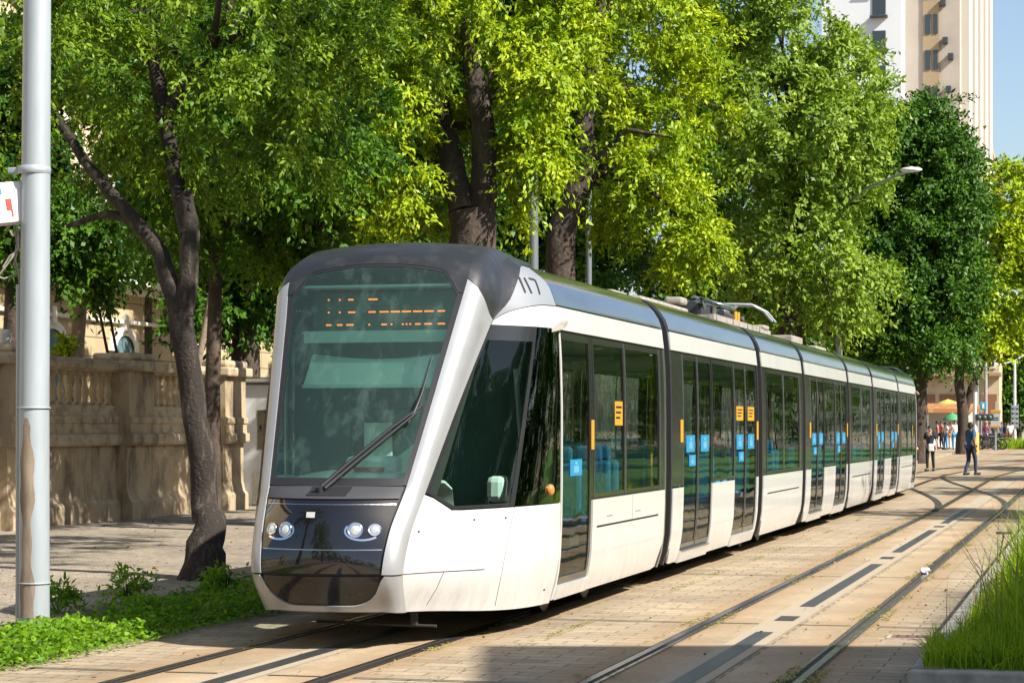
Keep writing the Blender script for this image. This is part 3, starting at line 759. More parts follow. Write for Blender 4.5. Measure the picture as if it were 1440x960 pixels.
def rail(path, inward):
    mb = MB(); s = inward
    ribbon(mb, path, -.030, .030, .013, 0)
    a, b = sorted((s * .030, s * .075)); ribbon(mb, path, a, b, .009, 1)
    a, b = sorted((s * .075, s * .105)); ribbon(mb, path, a, b, .012, 0)
    a, b = sorted((-s * .030, -s * .05)); ribbon(mb, path, a, b, .010, 2)
    return struct(mb.build('rail', [M['steel'], M['groove'], M['joint']]))
def curve_x(x, y): return x + (max(0, y - 72) ** 2) / 300
main = lambda x: [(curve_x(x, y), y) for y in list(range(-30, 70, 5)) + list(range(70, 142, 6))]
for x, s in zip(RAILS, (1, -1, 1, -1)): rail(main(x), s)
def sw(x0, x1, y0, y1, n=16):
    return [(lerp(x0, x1, (3 * t * t - 2 * t ** 3)), lerp(y0, y1, t)) for t in [i / n for i in range(n + 1)]]
rail(sw(2.50, -.7175, 47, 76), 1); rail(sw(3.94, .7175, 49, 78), -1)
# ground-level power strip in the middle of each track: dark contact bars, pale collars
M['apsdark'] = mat('contact_bar', (.075, .082, .09), .35, metal=.5, noise=(9, (.14, .12, .1), .45, .7))
M['apslight'] = mat('strip_concrete', (.36, .29, .20), .8, noise=(4, (.36, .31, .23), .4, .7))
for x in (0, 3.16):
    mb = MB(); ribbon(mb, [(x, y) for y in range(-20, 71, 10)], -.17, .17, .007, 0)
    for k in range(-4, 5):
        y0 = 21.6 + 9.8 * k
        ribbon(mb, [(x, y0), (x, min(y0 + 7.0, 50))], -.075, .075, .011, 1) if y0 < 49 else None
        ribbon(mb, [(x, y0 - 1.65), (x, y0 - 1.15)], -.09, .09, .011, 2) if y0 < 49 else None
    struct(mb.build('power_strip', [M['apslight'], M['apsdark'], M['joint']]))
mb = MB()
for y in (4.8, 14.6, 19.6, 26.1, 32.5, 39, 46):
    for x0, x1 in ((-1.7, -.85), (-.6, -.2), (.2, .6), (.85, 2.38), (2.62, 2.98), (3.34, 3.82), (4.06, 4.7)):
        ribbon(mb, [(x0, y), (x1, y + .02)], -.018, .018, .008)
struct(mb.build('expansion_joint', M['joint']))
# drain cover, paper litter
mb = MB(); p = on_ground(1290, 897); mb.box((p.x, p.y, .006), (.5, .28, .012), 0); mb.box((p.x, p.y, .014), (.42, .2, .008), 1)
for k in range(5): mb.box((p.x - .16 + .08 * k, p.y, .019), (.015, .16, .004), 2)
tag(mb.build('drain_cover', [M['kerb'], mat('rusty_iron', (.2, .1, .06), .7), M['joint']]), 'small rusty drain cover set in paving beside the grass bed', 'drain cover')
M['paper'] = mat('paper', (.5, .5, .52), .8)
bm = bmesh.new(); bmesh.ops.create_icosphere(bm, subdivisions=2, radius=.075)
for v in bm.verts: v.co *= R.uniform(.6, 1.15); v.co.z *= .75
me = bpy.data.meshes.new('crumpled_paper'); bm.to_mesh(me); bm.free(); me.materials.append(M['paper'])
o = bpy.data.objects.new('crumpled_paper', me); COL.objects.link(o); p = on_ground(1301, 808); o.location = (p.x, p.y, .055)
tag(o, 'crumpled white scrap of paper lying on the right-hand rail', 'litter')

# =================================================================== FOLIAGE
def leaf_mesh(name, C, D, U, Lg, W, m, parent, rnd):
    """C leaf bases, D unit directions, U unit blade normals, lengths, widths -> 2-triangle-wide folded leaves"""
    n = len(C); Sd = np.cross(D, U); Sd /= np.linalg.norm(Sd, axis=1, keepdims=True) + 1e-9
    Lg = Lg[:, None]; W = W[:, None]
    mid = C + D * Lg * .45
    v = np.empty((n, 4, 3)); v[:, 0] = C; v[:, 1] = mid + Sd * W * .5 + U * W * .12; v[:, 2] = C + D * Lg; v[:, 3] = mid - Sd * W * .5 + U * W * .12
    me = bpy.data.meshes.new(name); me.vertices.add(n * 4); me.vertices.foreach_set('co', v.reshape(-1).astype(np.float32))
    me.loops.add(n * 4); me.loops.foreach_set('vertex_index', np.arange(n * 4, dtype=np.int32))
    me.polygons.add(n); me.polygons.foreach_set('loop_start', np.arange(0, n * 4, 4, dtype=np.int32))
    try: me.polygons.foreach_set('loop_total', np.full(n, 4, dtype=np.int32))
    except Exception: pass
    me.update(); me.validate()
    at_ = me.attributes.new('rnd', 'FLOAT', 'FACE'); at_.data.foreach_set('value', rnd.astype(np.float32))
    me.materials.append(m)
    o = bpy.data.objects.new(name, me); COL.objects.link(o)
    if parent is not None: o.parent = parent
    return o
def unit(a): return a / (np.linalg.norm(a, axis=1, keepdims=True) + 1e-9)
def crown(ells, nclump, per, leaf, m, parent, clump_r=.55, droop=.35, inner=.45, name='crown', asp=.45, clear=None):
    """ells: list of (centre, (rx,ry,rz)); clumps of leafy twigs spread in the outer part of the ellipsoids"""
    nclump = max(4, int(nclump * (.38 if m in (LF['near'], LF['bright']) else .78 if m is LF['dark'] else .52))); per = int(per * 3.1); clump_r *= 1.36; leaf *= .74
    vols = np.array([e[1][0] * e[1][1] * e[1][2] for e in ells]) ** .75; vols /= vols.sum()
    idx = RN.choice(len(ells), nclump, p=vols)
    cen = np.array([list(e[0]) for e in ells])[idx]; rad = np.array([e[1] for e in ells])[idx] * .84
    d = unit(RN.normal(size=(nclump, 3))); r = (RN.uniform(inner ** 3, 1, nclump)) ** (1 / 3)
    wob = 1 + .22 * np.sin(d[:, 0] * 7 + idx * 2.1) * np.sin(d[:, 2] * 6 + idx) + .16 * np.sin(d[:, 1] * 11 + 1.3 * idx)
    cc = cen + d * rad * (r * wob)[:, None]
    if clear:       # street side of the main limbs is bare
        keep = np.ones(nclump, bool); sd = np.array([.36, -.93, 0.])
        for p0, p1, r_ in clear:
            p0, p1 = np.array(p0), np.array(p1)
            for q_ in np.linspace(0, 3.6, 13):
                a_ = p0 + sd * q_; ab = p1 - p0; t_ = np.clip(((cc - a_) @ ab) / (ab @ ab), 0, 1)
                keep &= np.linalg.norm(cc - (a_ + t_[:, None] * ab), axis=1) > r_
        cc, d, idx = cc[keep], d[keep], idx[keep]; nclump = len(cc)
    out = unit(d * .8 + np.array([0, 0, .35]))
    tone = RN.normal(.5, .16, nclump)
    ntw = 9
    # twigs
    k = nclump * ntw
    tb = np.repeat(cc, ntw, 0); td = unit(np.repeat(out, ntw, 0) * .62 + RN.normal(size=(k, 3)) * .8)
    tl = RN.uniform(.7, 1.15, k) * np.repeat(RN.uniform(.6, 1.25, nclump), ntw) * clump_r
    pl = max(1, per // ntw); n = k * pl
    tt = np.tile(np.linspace(.1, 1, pl), k) + RN.uniform(-.08, .08, n)
    b = np.repeat(tb, pl, 0); dd = np.repeat(td, pl, 0); ll = np.repeat(tl, pl)
    C = b + dd * (ll * tt)[:, None] + np.array([0, 0, -1.]) * (droop * ll * tt ** 2)[:, None] + RN.normal(size=(n, 3)) * .06 * clump_r
    D = unit(dd * .5 + RN.normal(size=(n, 3)) * .55 + np.array([0, 0, -droop]))
    U = unit(RN.normal(size=(n, 3)) * .45 + np.repeat(out, ntw * pl, 0) * .7 + np.array([.25, -.1, .45]))
    U = unit(U - D * (U * D).sum(1, keepdims=True))
    Lg = RN.uniform(.7, 1.3, n) * leaf; W = Lg * asp * RN.uniform(.8, 1.2, n)
    rnd = np.clip(np.repeat(tone, ntw * pl) + RN.normal(0, .2, n), 0, 1)
    leaf_mesh(name, C, D, U, Lg, W, m, parent, rnd)
    return cc
M['bark'] = mat('bark', (.022, .016, .012), .9, noise=(12, (.12, .095, .07), .52, .76, (1, 1, .22)), bump=(26, .8, .03))
M['barkdark'] = mat('bark_dark', (.038, .026, .019), .9, noise=(6, (.10, .07, .05), .45, .7, (1, 1, .3)), bump=(14, .9, .03))
M['barkpale'] = mat('bark_pale', (.24, .18, .13), .9, noise=(9, (.14, .1, .07), .4, .7), bump=(20, .4, .02))
LF = {
 'near': leaf_mat('leaf_near', (.028, .09, .006), (.22, .315, .016), (1.5, 1.6, .3), .22),
 'bright': leaf_mat('leaf_bright', (.105, .205, .006), (.38, .45, .012), (1.6, 1.6, .2), .24),
 'olive': leaf_mat('leaf_olive', (.085, .165, .012), (.27, .36, .045), (1.5, 1.6, .3), .24),
 'dark': leaf_mat('leaf_dark', (.018, .062, .006), (.075, .165, .010), (1.2, 1.5, .3), .16),
 'mid': leaf_mat('leaf_mid', (.03, .09, .006), (.11, .21, .012), (1.4, 1.6, .3), .22),
}
def trunk(parent, limbs, m, n=14, jit=.09):
    mb = MB()
    for pts, rad in limbs:
        # resample with a little wander
        P = [Vector(p) for p in pts]; Q, rr = [], []
        for i in range(len(P) - 1):
            for t in (0, .33, .66):
                q = lerp(P[i], P[i + 1], t)
                if t: q = q + Vector((R.uniform(-1, 1), R.uniform(-1, 1), 0)) * lerp(rad[i], rad[i + 1], t) * .18
                Q.append(q); rr.append(lerp(rad[i], rad[i + 1], t))
        Q.append(P[-1]); rr.append(rad[-1])
        mb.tube(Q, rr, n, 0, True, True, jit)
    return mb.build('trunk', m, parent)
def twiggy(base, targets, r, k, rng=R):
    """limbs from a trunk top to some of the clump centres"""
    out = []
    for t in targets[:k]:
        t = Vector(t); mid = lerp(base, t, .5) + Vector((rng.uniform(-.3, .3), rng.uniform(-.3, .3), rng.uniform(.1, .5)))
        out.append(([base, mid, t], [r, r * .6, r * .15]))
    return out
def pel(lst, Z, depth):
    """ellipsoids seen at (px,py) with half sizes in pixels, at depth Z"""
    out = []
    for e in lst:
        px, py, rx, rz = e[:4]; z = Z + (e[4] if len(e) > 4 else 0)
        out.append((at(px, py, z), (rx * z / F, depth, rz * z / F)))
    return out
def tree(label, base, limbs, ells, kind, nclump, per, leaf, clump_r, barkm='barkdark', droop=.35, inner=.45, branch=10, group=None, asp=.45, branch_from=None, clear=None):
    t = thing('tree', label, 'tree', base, 0, group)
    B = Vector(base)
    cc = crown([(Vector(c) - B, r) for c, r in ells], nclump, per, leaf, LF[kind], t, clump_r, droop, inner, asp=asp, clear=[(Vector(a) - B, Vector(b) - B, r) for a, b, r in clear] if clear else None)
    lm = [([Vector(p) - B for p in pts], rad) for pts, rad in limbs]
    sel = cc[RN.permutation(len(cc))[:branch]]
    bf = [Vector(p) - B for p in branch_from] if branch_from else [lm[0][0][-1]]
    for i, c in enumerate(sel):
        s = min(bf, key=lambda q: (q - Vector(c)).length)
        lm += twiggy(s, [c], .05 if leaf < .15 else .09, 1)
    trunk(t, lm, M[barkm])
    return t
# --- near tree on the sidewalk, left of the tram
Zn = 25.9
q = lambda x, y, dz=0: at(x, y, Zn + dz)
B0 = on_ground(286, 815)
tree('leaning dark-barked street tree rooted beside the tram nose, trunk forked at wall height', B0,
     [([B0 + Vector((0, 0, -.15)), B0 + Vector((.01, .05, .3)), B0 + Vector((.02, .15, .6)), q(288, 710), q(281, 620), q(268, 530), q(254, 440)], [.33, .225, .185, .165, .15, .144, .146]),
      ([q(254, 440), q(226, 355, .2), q(190, 310, .3), q(150, 265, .4), (q(118, 225, .5)), q(70, 150, .8), q(40, 60, 1)], [.135, .10, .085, .075, .065, .055, .04]),
      ([q(190, 310, .3), q(150, 300, .5), q(95, 318, .8)], [.07, .05, .03]),
      ([q(256, 440), q(266, 370), q(266, 310), q(262, 270)], [.135, .115, .105, .08]),
      ([q(266, 330), q(238, 200, .6), q(215, 80, .9), q(190, -40, 1), q(180, -140, 1.2)], [.11, .095, .085, .07, .04]),
      ([q(240, 150, .7), q(300, 60, .5), q(350, -60, .5)], [.09, .07, .04])],
     pel([(160, 110, 130, 110), (300, 130, 130, 100), (400, 60, 120, 110), (80, 20, 130, 120), (250, -60, 240, 110), (420, 190, 70, 50), (330, 215, 80, 50), (110, 205, 60, 40), (20, 150, 70, 110), (470, 60, 60, 120),
          (250, 230, 50, 60), (30, -80, 120, 110)], Zn + .6, 1.7) + [(Vector((-3.0, 24.4, 6.2)), (1.2, 1.5, .8)), (Vector((-3.1, 27.2, 6.9)), (1.2, 1.5, .9)), (Vector((-2.9, 21.8, 6.3)), (1.1, 1.4, .7))] + [(Vector(c), (2.0, 2.4, .8)) for c in ((-1, 21, 8), (-1.2, 24.5, 8.2), (-.5, 28, 8.4), (.6, 23, 8.8), (.8, 26.5, 9))],  # street-side boughs after pel are added to dapple the sidewalk with shade
     'near', 860, 72, .125, .34, 'bark', .4, .25, 14, branch_from=[q(215, 80, .9), q(118, 225, .5), q(70, 150, .8), q(300, 60, .5), q(238, 200, .6)], asp=.38, clear=[(q(255, 430), q(190, 310, .3), .32), (q(262, 400), q(262, 270), .30), (q(190, 310, .3), q(125, 235, .5), .22)])
# --- big bright tree behind the tram cab and the one beside it
def trow(px, X):                # point of the tree row plane x = X seen at column px
    k = (px - 720) / F; dx = X - CX
    y = -dx * (cT + k * sT) / (sT - k * cT); return y
def zof(x, y): return -(x - CX) * sT + y * cT
y3 = trow(665, -4.4); Z3 = zof(-4.4, y3)
q3 = lambda x, y, d=0: at(x, y, Z3 + d)
tree('large bright-green tree with thick dark trunk right behind the tram cab roof', (-4.4, y3, 0),
     [([(-4.4, y3, -.1), q3(668, 560), q3(668, 380), q3(664, 300)], [.55, .42, .40, .42]),
      ([q3(652, 300), q3(640, 250, .2), q3(625, 180, .5), q3(600, 60, .8), q3(585, -60, 1)], [.25, .22, .17, .13, .08]),
      ([q3(676, 310), q3(682, 220), q3(672, 140, -.2), q3(662, 70, -.3), q3(640, -40, 0), q3(640, -140, 0)], [.24, .21, .19, .15, .11, .06])],
     pel([(640, 60, 140, 80, -.3), (555, 110, 75, 80, -.6), (570, 200, 75, 50, -.8), (590, 275, 60, 42, -.5), (570, 320, 50, 26, .4), (735, 110, 85, 90, -.6), (740, 215, 70, 55, -.4), (700, 0, 160, 100), (560, -20, 110, 80), (650, -120, 220, 90), (800, 60, 60, 90), (715, 285, 45, 40, .3),
          (520, 220, 35, 55, 0), (625, 150, 70, 50, .6)], Z3 + .3, 2.0),
     'bright', 900, 66, .155, .42, 'barkdark', .55, .25, 16, branch_from=[q3(625, 180, .5), q3(672, 140, -.2), q3(640, 250, .2), q3(640, -40)], asp=.42, clear=[(q3(662, 350), q3(655, 245), .72), (q3(682, 235), q3(668, 90), .42)])
y4 = trow(800, -4.6); Z4 = zof(-4.6, y4)
q4 = lambda x, y, d=0: at(x, y, Z4 + d)
tree('bright-green tree with crooked leaning trunk behind the first tram section', (-4.6, y4, 0),
     [([(-4.6, y4, -.1), q4(792, 480), q4(788, 330), q4(808, 280), q4(826, 240), q4(822, 190), q4(832, 120), q4(845, 20), q4(840, -80)], [.36, .3, .29, .27, .25, .19, .17, .13, .08])],
     pel([(900, 60, 110, 90), (960, 150, 65, 80, -.4), (965, 240, 55, 60, -.3), (900, 180, 75, 60), (930, 300, 70, 50), (930, 360, 60, 30), (985, 330, 30, 50), (870, -40, 140, 90), (970, 40, 55, 80), (860, 290, 40, 40, .8), (905, 250, 60, 60, -.5)], Z4 + .6, 2.1),
     'bright', 560, 60, .17, .45, 'barkdark', .4, .3, 12, branch_from=[q4(826, 240), q4(832, 120), q4(845, 20)], asp=.42, clear=[(q4(788, 345), q4(824, 240), .62), (q4(824, 240), q4(830, 130), .45)])
# --- trees further along the row
Z5 = 68
q5 = lambda x, y, d=0: at(x, y, Z5 + d)
b5 = at(1110, 602, Z5); b5.z = gz(b5.y)
tree('tall olive-green round-crowned tree above the middle of the tram', b5,
     [([b5, q5(1110, 440), q5(1112, 320), q5(1120, 200), q5(1115, 80)], [.5, .42, .38, .3, .18])],
     pel([(1110, 60, 100, 90), (1180, 110, 85, 80), (1190, 190, 70, 75, -1), (1090, 200, 90, 80, -1), (1190, 260, 70, 60, -1), (1120, 320, 90, 60, -1), (1060, 290, 50, 80), (1160, 380, 70, 50, -1), (1090, 400, 70, 40), (1180, 440, 45, 30), (1218, 400, 45, 55, 1), (1090, -40, 120, 80), (1040, 100, 50, 90), (1150, 180, 90, 60, -2), (1110, 450, 60, 25)], Z5, 3.4),
     'olive', 1000, 42, .25, .62, 'barkdark', .3, .35, 10, branch_from=[q5(1112, 320), q5(1120, 200)], asp=.5)
Z6 = 95
q6 = lambda x, y, d=0: at(x, y, Z6 + d)
b6 = at(1292, 602, Z6); b6.z = gz(b6.y)
tree('tall dark-green tree beyond the tram tail, its crown below the tower', b6,
     [([b6, q6(1292, 540), q6(1298, 470), q6(1310, 400), q6(1312, 260)], [.38, .32, .3, .26, .18]), ([q6(1298, 480), q6(1330, 440), q6(1345, 400)], [.3, .24, .15])],
     pel([(1300, 180, 52, 52), (1330, 230, 55, 60), (1280, 260, 62, 80), (1345, 300, 50, 70), (1290, 360, 70, 70), (1350, 390, 40, 60), (1250, 400, 60, 70), (1310, 440, 75, 36), (1250, 190, 50, 70), (1225, 330, 60, 80), (1310, 490, 55, 30), (1255, 470, 60, 40), (1345, 490, 30, 28)], Z6, 3.6),
     'dark', 1000, 44, .27, .75, 'barkdark', .3, .35, 10, branch_from=[q6(1310, 400)], asp=.55)
Z7 = 118
q7 = lambda x, y, d=0: at(x, y, Z7 + d)
b7 = at(1352, 602, Z7); b7.z = gz(b7.y)
tree('far yellow-green tree with forked trunk behind the market stall', b7,
     [([b7, q7(1354, 590), q7(1349, 540), q7(1352, 480), q7(1375, 400)], [.34, .29, .26, .22, .12]), ([q7(1354, 590), q7(1366, 545), q7(1378, 520), q7(1392, 480)], [.2, .18, .15, .1])],
     pel([(1420, 280, 45, 60), (1400, 360, 50, 60), (1430, 420, 50, 60), (1370, 430, 45, 45), (1395, 470, 50, 30), (1340, 470, 40, 26), (1435, 330, 40, 70), (1330, 440, 40, 30)], Z7, 4),
     'bright', 620, 34, .4, .95, 'barkdark', .3, .35, 8, branch_from=[q7(1352, 460)], asp=.55)
b8 = at(1428, 602, 175); b8.z = gz(b8.y)
tree('far dark tree at the end of the street behind the tall white mast', b8,
     [([b8, at(1428, 560, 175), at(1428, 500, 175)], [.5, .42, .3])],
     pel([(1428, 530, 38, 40), (1450, 490, 50, 50), (1405, 545, 26, 26), (1440, 565, 40, 22)], 175, 5), 'dark', 300, 30, .55, 1.2, 'barkdark', .3, .3, 5, asp=.6)
# trees standing behind the wall (garden side)
GRP = 'garden trees behind the balustrade wall'
def garden(label, px, Z, ells, kind, nc, per, leaf, cr, r=.3, bark='barkdark', top=None, lean=0):
    b = at(px, 602, Z); b.z = 0
    tp = at(px + lean, top if top else 300, Z)
    return tree(label, b, [([b, lerp(b, tp, .5), tp], [r, r * .85, r * .6])], pel(ells, Z, 2.6), kind, nc, per, leaf, cr, bark, .35, .2, 8, GRP, asp=.5)
garden('dark garden tree behind the wall and left of the steel pole', 20, 47, [(20, 250, 80, 90), (60, 330, 60, 60), (100, 300, 60, 45), (30, 120, 120, 120), (150, 60, 120, 120)], 'dark', 420, 48, .22, .5, .3)
garden('pale-trunked small garden tree between the steel pole and the forked trunk', 92, 50, [(135, 350, 45, 35), (95, 350, 40, 45), (120, 395, 40, 25)], 'dark', 60, 44, .2, .45, .22, 'barkpale', 400, 22)
garden('dense dark garden tree right of the forked trunk', 345, 55, [(380, 330, 110, 90), (330, 250, 110, 90), (450, 250, 100, 110), (350, 420, 55, 40), (470, 150, 80, 100), (400, 100, 120, 120), (250, 330, 70, 80), (290, 440, 40, 40)], 'dark', 760, 46, .24, .55, .42)
garden('dark garden tree filling the gap beside the big bright tree', 530, 62, [(530, 300, 90, 120), (500, 180, 80, 120), (590, 340, 70, 80), (480, 360, 60, 50)], 'dark', 420, 44, .28, .6, .35)
garden('dark broad garden tree behind the crooked trunk', 780, 72, [(780, 280, 110, 130), (700, 330, 80, 80), (850, 340, 80, 80), (840, 180, 90, 120), (760, 120, 120, 110)], 'dark', 620, 44, .3, .65, .4)
garden('dark garden tree behind the olive crown', 990, 95, [(1010, 260, 90, 160), (1000, 100, 80, 130), (960, 400, 80, 60), (1060, 400, 90, 70), (1130, 470, 80, 36)], 'dark', 560, 40, .38, .85, .4)
garden('dark tree far back between the olive crown and the dark tail tree', 1200, 125, [(1200, 420, 80, 110), (1170, 500, 70, 50), (1230, 520, 60, 40), (1195, 250, 60, 120)], 'dark', 420, 36, .48, 1.0, .4)
garden('tall dark tree at the back between the two bright crowns', 640, 80, [(620, 120, 180, 170), (560, 0, 160, 120), (800, 0, 160, 120)], 'dark', 520, 40, .36, .8, .4)
garden('high dark garden tree behind the forked street tree', 200, 66, [(180, 120, 150, 120), (300, 40, 160, 120), (80, 40, 150, 120), (420, 0, 120, 120), (220, 270, 120, 70)], 'dark', 700, 42, .3, .7, .35)
for px, Zq, lb, el in ((440, 40, 'sidewalk tree behind the tram nose, crown left of the big bright tree', [(385, 200, 90, 80), (330, 120, 90, 80), (450, 130, 80, 90), (420, 40, 120, 80), (480, 230, 50, 60), (360, 290, 70, 50), (410, 320, 60, 40)]),
                       (455, 46, 'further sidewalk tree behind the tram nose, against the dark garden trees', [(455, 240, 80, 60), (470, 150, 80, 80), (500, 60, 80, 80), (400, 200, 70, 60)])):
    b = at(px, 602, Zq); b.z = 0; tp = at(px, 210, Zq)
    tree(lb, b, [([b, lerp(b, tp, .5), tp], [.28, .24, .15])], pel(el, Zq, 2.2), 'mid' if Zq > 42 else 'near', 460, 54, .17, .42, 'barkdark', .35, .3, 8, None, asp=.45)
b = Vector((-9.0, 35.2, 0))  # tree added so its crown dapples the garden wall with shade
tree('added shade tree directly behind the forked street tree, with a thin dark trunk', b, [([b, b + Vector((0, 0, 2.5)), b + Vector((.1, 0, 5))], [.17, .14, .10])],
     [(b + Vector((0, 0, 5.6)), (1.6, 2.4, 1.1)), (b + Vector((.2, -2.2, 6.0)), (1.5, 2, 1.1)), (b + Vector((.3, 2.5, 5.6)), (1.4, 2, 1.0)), (b + Vector((0, 0, 7.2)), (2.2, 3, 1.4)), (b + Vector((1.6, -4.6, 6.6)), (1.6, 2, 1.0)), (b + Vector((2.2, -7.0, 6.8)), (1.6, 2, .9)), (b + Vector((2.3, -2.0, 6.4)), (1.6, 2, 1)), (b + Vector((2.4, 1.4, 6.8)), (1.6, 2, 1)), (b + Vector((2.5, 4.8, 6.3)), (1.6, 2, 1)), (b + Vector((3.4, 3.0, 8)), (1.6, 2.4, 1)), (b + Vector((4.2, -6.2, 6.1)), (1.5, 1.8, .8))], 'mid', 1150, 46, .17, .42, 'barkdark', .35, .2, 3, None, asp=.48)
# thin leaning stakes and stems behind the wall
for k, (pa, pb, Z, r, lb) in enumerate((((281, 500), (322, 250), 46, .075, 'thin pale leaning trunk just right of the forked street tree'), ((150, 490), (128, 400), 48, .035, 'slender bare stem behind the wall, left one of a pair by the arched window'), ((163, 490), (142, 400), 48, .035, 'slender bare stem behind the wall, right one of a pair by the arched window'))):
    a = at(*pa, Z); b = at(*pb, Z); g = lerp(b, a, (b.z - 0) / (b.z - a.z))
    t = thing('sapling', lb, 'sapling', g); mb = MB(); mb.tube([Vector((0, 0, 0)), (a - g), lerp(a, b, .5) - g + Vector((.04, 0, 0)), b - g], [r * 1.1, r, r * .9, r * .6], 8)
    mb.build('trunk', M['barkpale' if k == 0 else 'bark'], t)
    crown([(b - g + Vector((0, 0, .2)), (.7, .6, .5))], 14, 40, .2, LF['mid'], t, .4, .35, .2, asp=.5)
t = thing('shrub', 'small bright-green leafy shrub peeping over the wall by the pale trunk', 'shrub', tuple(at(97, 602, 43.5).xy) + (2.3,))
crown([(Vector((0, 0, 1.1)), (.22, .2, .26))], 16, 36, .13, LF['bright'], t, .22, .1, .1, name='foliage', asp=.55)
mb = MB(); mb.tube([(0, 0, 0), (.02, 0, .6), (0, 0, 1.1)], [.03, .025, .015], 6); mb.build('stem', M['bark'], t)
# avenue trees on the far side of the lawn (they throw the shade bands on the street)
GR2 = 'avenue trees along the lawn'
for i, (x, y, h, s) in enumerate(((12.3, 43, 10.6, 3.0), (13.6, 57, 11, 3.4), (12.6, 70, 11, 3.2), (13.0, 84, 11.5, 3.6), (13, 99, 11.5, 3.6), (14, 116, 12, 4), (14, 136, 12, 4), (22, 50, 12, 4), (23, 75, 12, 4), (24, 100, 12, 4.5))):
    z0 = gz(y); b = Vector((x, y, z0))
    el = [(b + Vector((0, 0, h - s)), (s, s, s * .8)), (b + Vector((-.6, 1.2, h - s * 1.5)), (s * .9, s * .9, s * .5)), (b + Vector((.8, -1.2, h - s * 1.3)), (s * .9, s * .9, s * .6))]
    tree('round green avenue tree on the lawn across the tracks', b, [([b, b + Vector((.1, .1, h * .35)), b + Vector((0, 0, h * .6))], [.3, .24, .16])], el, 'mid' if i % 2 else 'bright', 230, 40, .36, .9, 'barkdark', .3, .3, 6, GR2, asp=.55)
for i, (x, y) in enumerate(((-4.6, 10), (-4.3, 1), (-4.5, -9))):
    b = Vector((x, y, 0)); h = 8.5
    tree('street tree on the sidewalk behind the viewpoint', b, [([b, b + Vector((.1, 0, 2)), b + Vector((-.1, .2, 5))], [.26, .2, .14])], [(b + Vector((0, 0, h - 2)), (2.4, 2.4, 2.2)), (b + Vector((-.8, 1, h - 3)), (2, 2, 1.4))], 'near', 140, 42, .3, .7, 'bark', .3, .3, 6, 'street trees behind the viewpoint', asp=.5)

def wood(pts, r, h):  # unseen tree mass added so glass and gloss black reflect dark green
    el = []
    for x, y in pts:
        el.append((Vector((x, y, h * .62)), (r, r, h * .42))); el.append((Vector((x + r * .6, y, h * .25)), (r, r, h * .28)))
    o = crown(el, len(pts) * 75, 40, .6, LF['dark'], None, 1.3, .3, .5, name='added_woods'); o2 = bpy.data.objects['added_woods']; o2['kind'] = 'stuff'
wood([(34 + 3 * math.sin(k), 22 + 8 * k) for k in range(6)] + [(30 - k * .5, 70 + 9 * k) for k in range(10)] + [(24, 160), (18, 172), (12, 180), (40, 55), (42, 70)] + [(-26 + 8 * k, -48 + 3 * math.sin(k)) for k in range(7)], 4.6, 13)
for k, (x, y) in enumerate(((25.5, 26), (27, 34))):  # unseen trees added so the cab side window mirrors dark foliage
    b = Vector((x, y, 0)); tree('tall unseen tree added to darken the cab window reflection', b, [([b, b + Vector((.1, 0, 4)), b + Vector((0, 0, 8))], [.35, .28, .16])], [(b + Vector((0, 0, 8.5)), (3.4, 3.4, 3.6)), (b + Vector((.5, -1, 5)), (3, 3, 2.4))], 'mid', 260, 40, .36, .9, 'barkdark', .3, .3, 6, 'trees added to darken the cab window reflection', asp=.55)
# lawn, grass bed and weeds
mb = MB(); mb.add([(4.94, 15.32, .10), (60, 15.32, .10), (60, 50, .10), (4.94, 50, .10), (60, 130, .55), (4.94, 130, .55)], [(0, 1, 2, 3), (3, 2, 4, 5)])
struct(mb.build('lawn', M['grasscol']))
mb = MB(); mb.bbox((8.7, 15.22, .04), (8.0, .24, .16), .02); mb.build('kerb', M['kerb'], kind='structure')
mb = MB()
for k in range(22): mb.bbox((4.83, 15.12 + .8 + k * 1.6, .035), (.26, 1.58, .17), .02)
mb.build('kerb', M['kerb'], kind='structure')
LF['grass'] = leaf_mat('grass_blade', (.10, .21, .012), (.36, .44, .03), (1.6, 1.8, .4), .4)
LF['dry'] = leaf_mat('dry_stalk', (.16, .14, .05), (.34, .28, .12), (1.2, 1.1, .6), .2)
LF['weed'] = leaf_mat('weed_leaf', (.07, .18, .012), (.22, .36, .022), (1.5, 1.7, .4), .4)
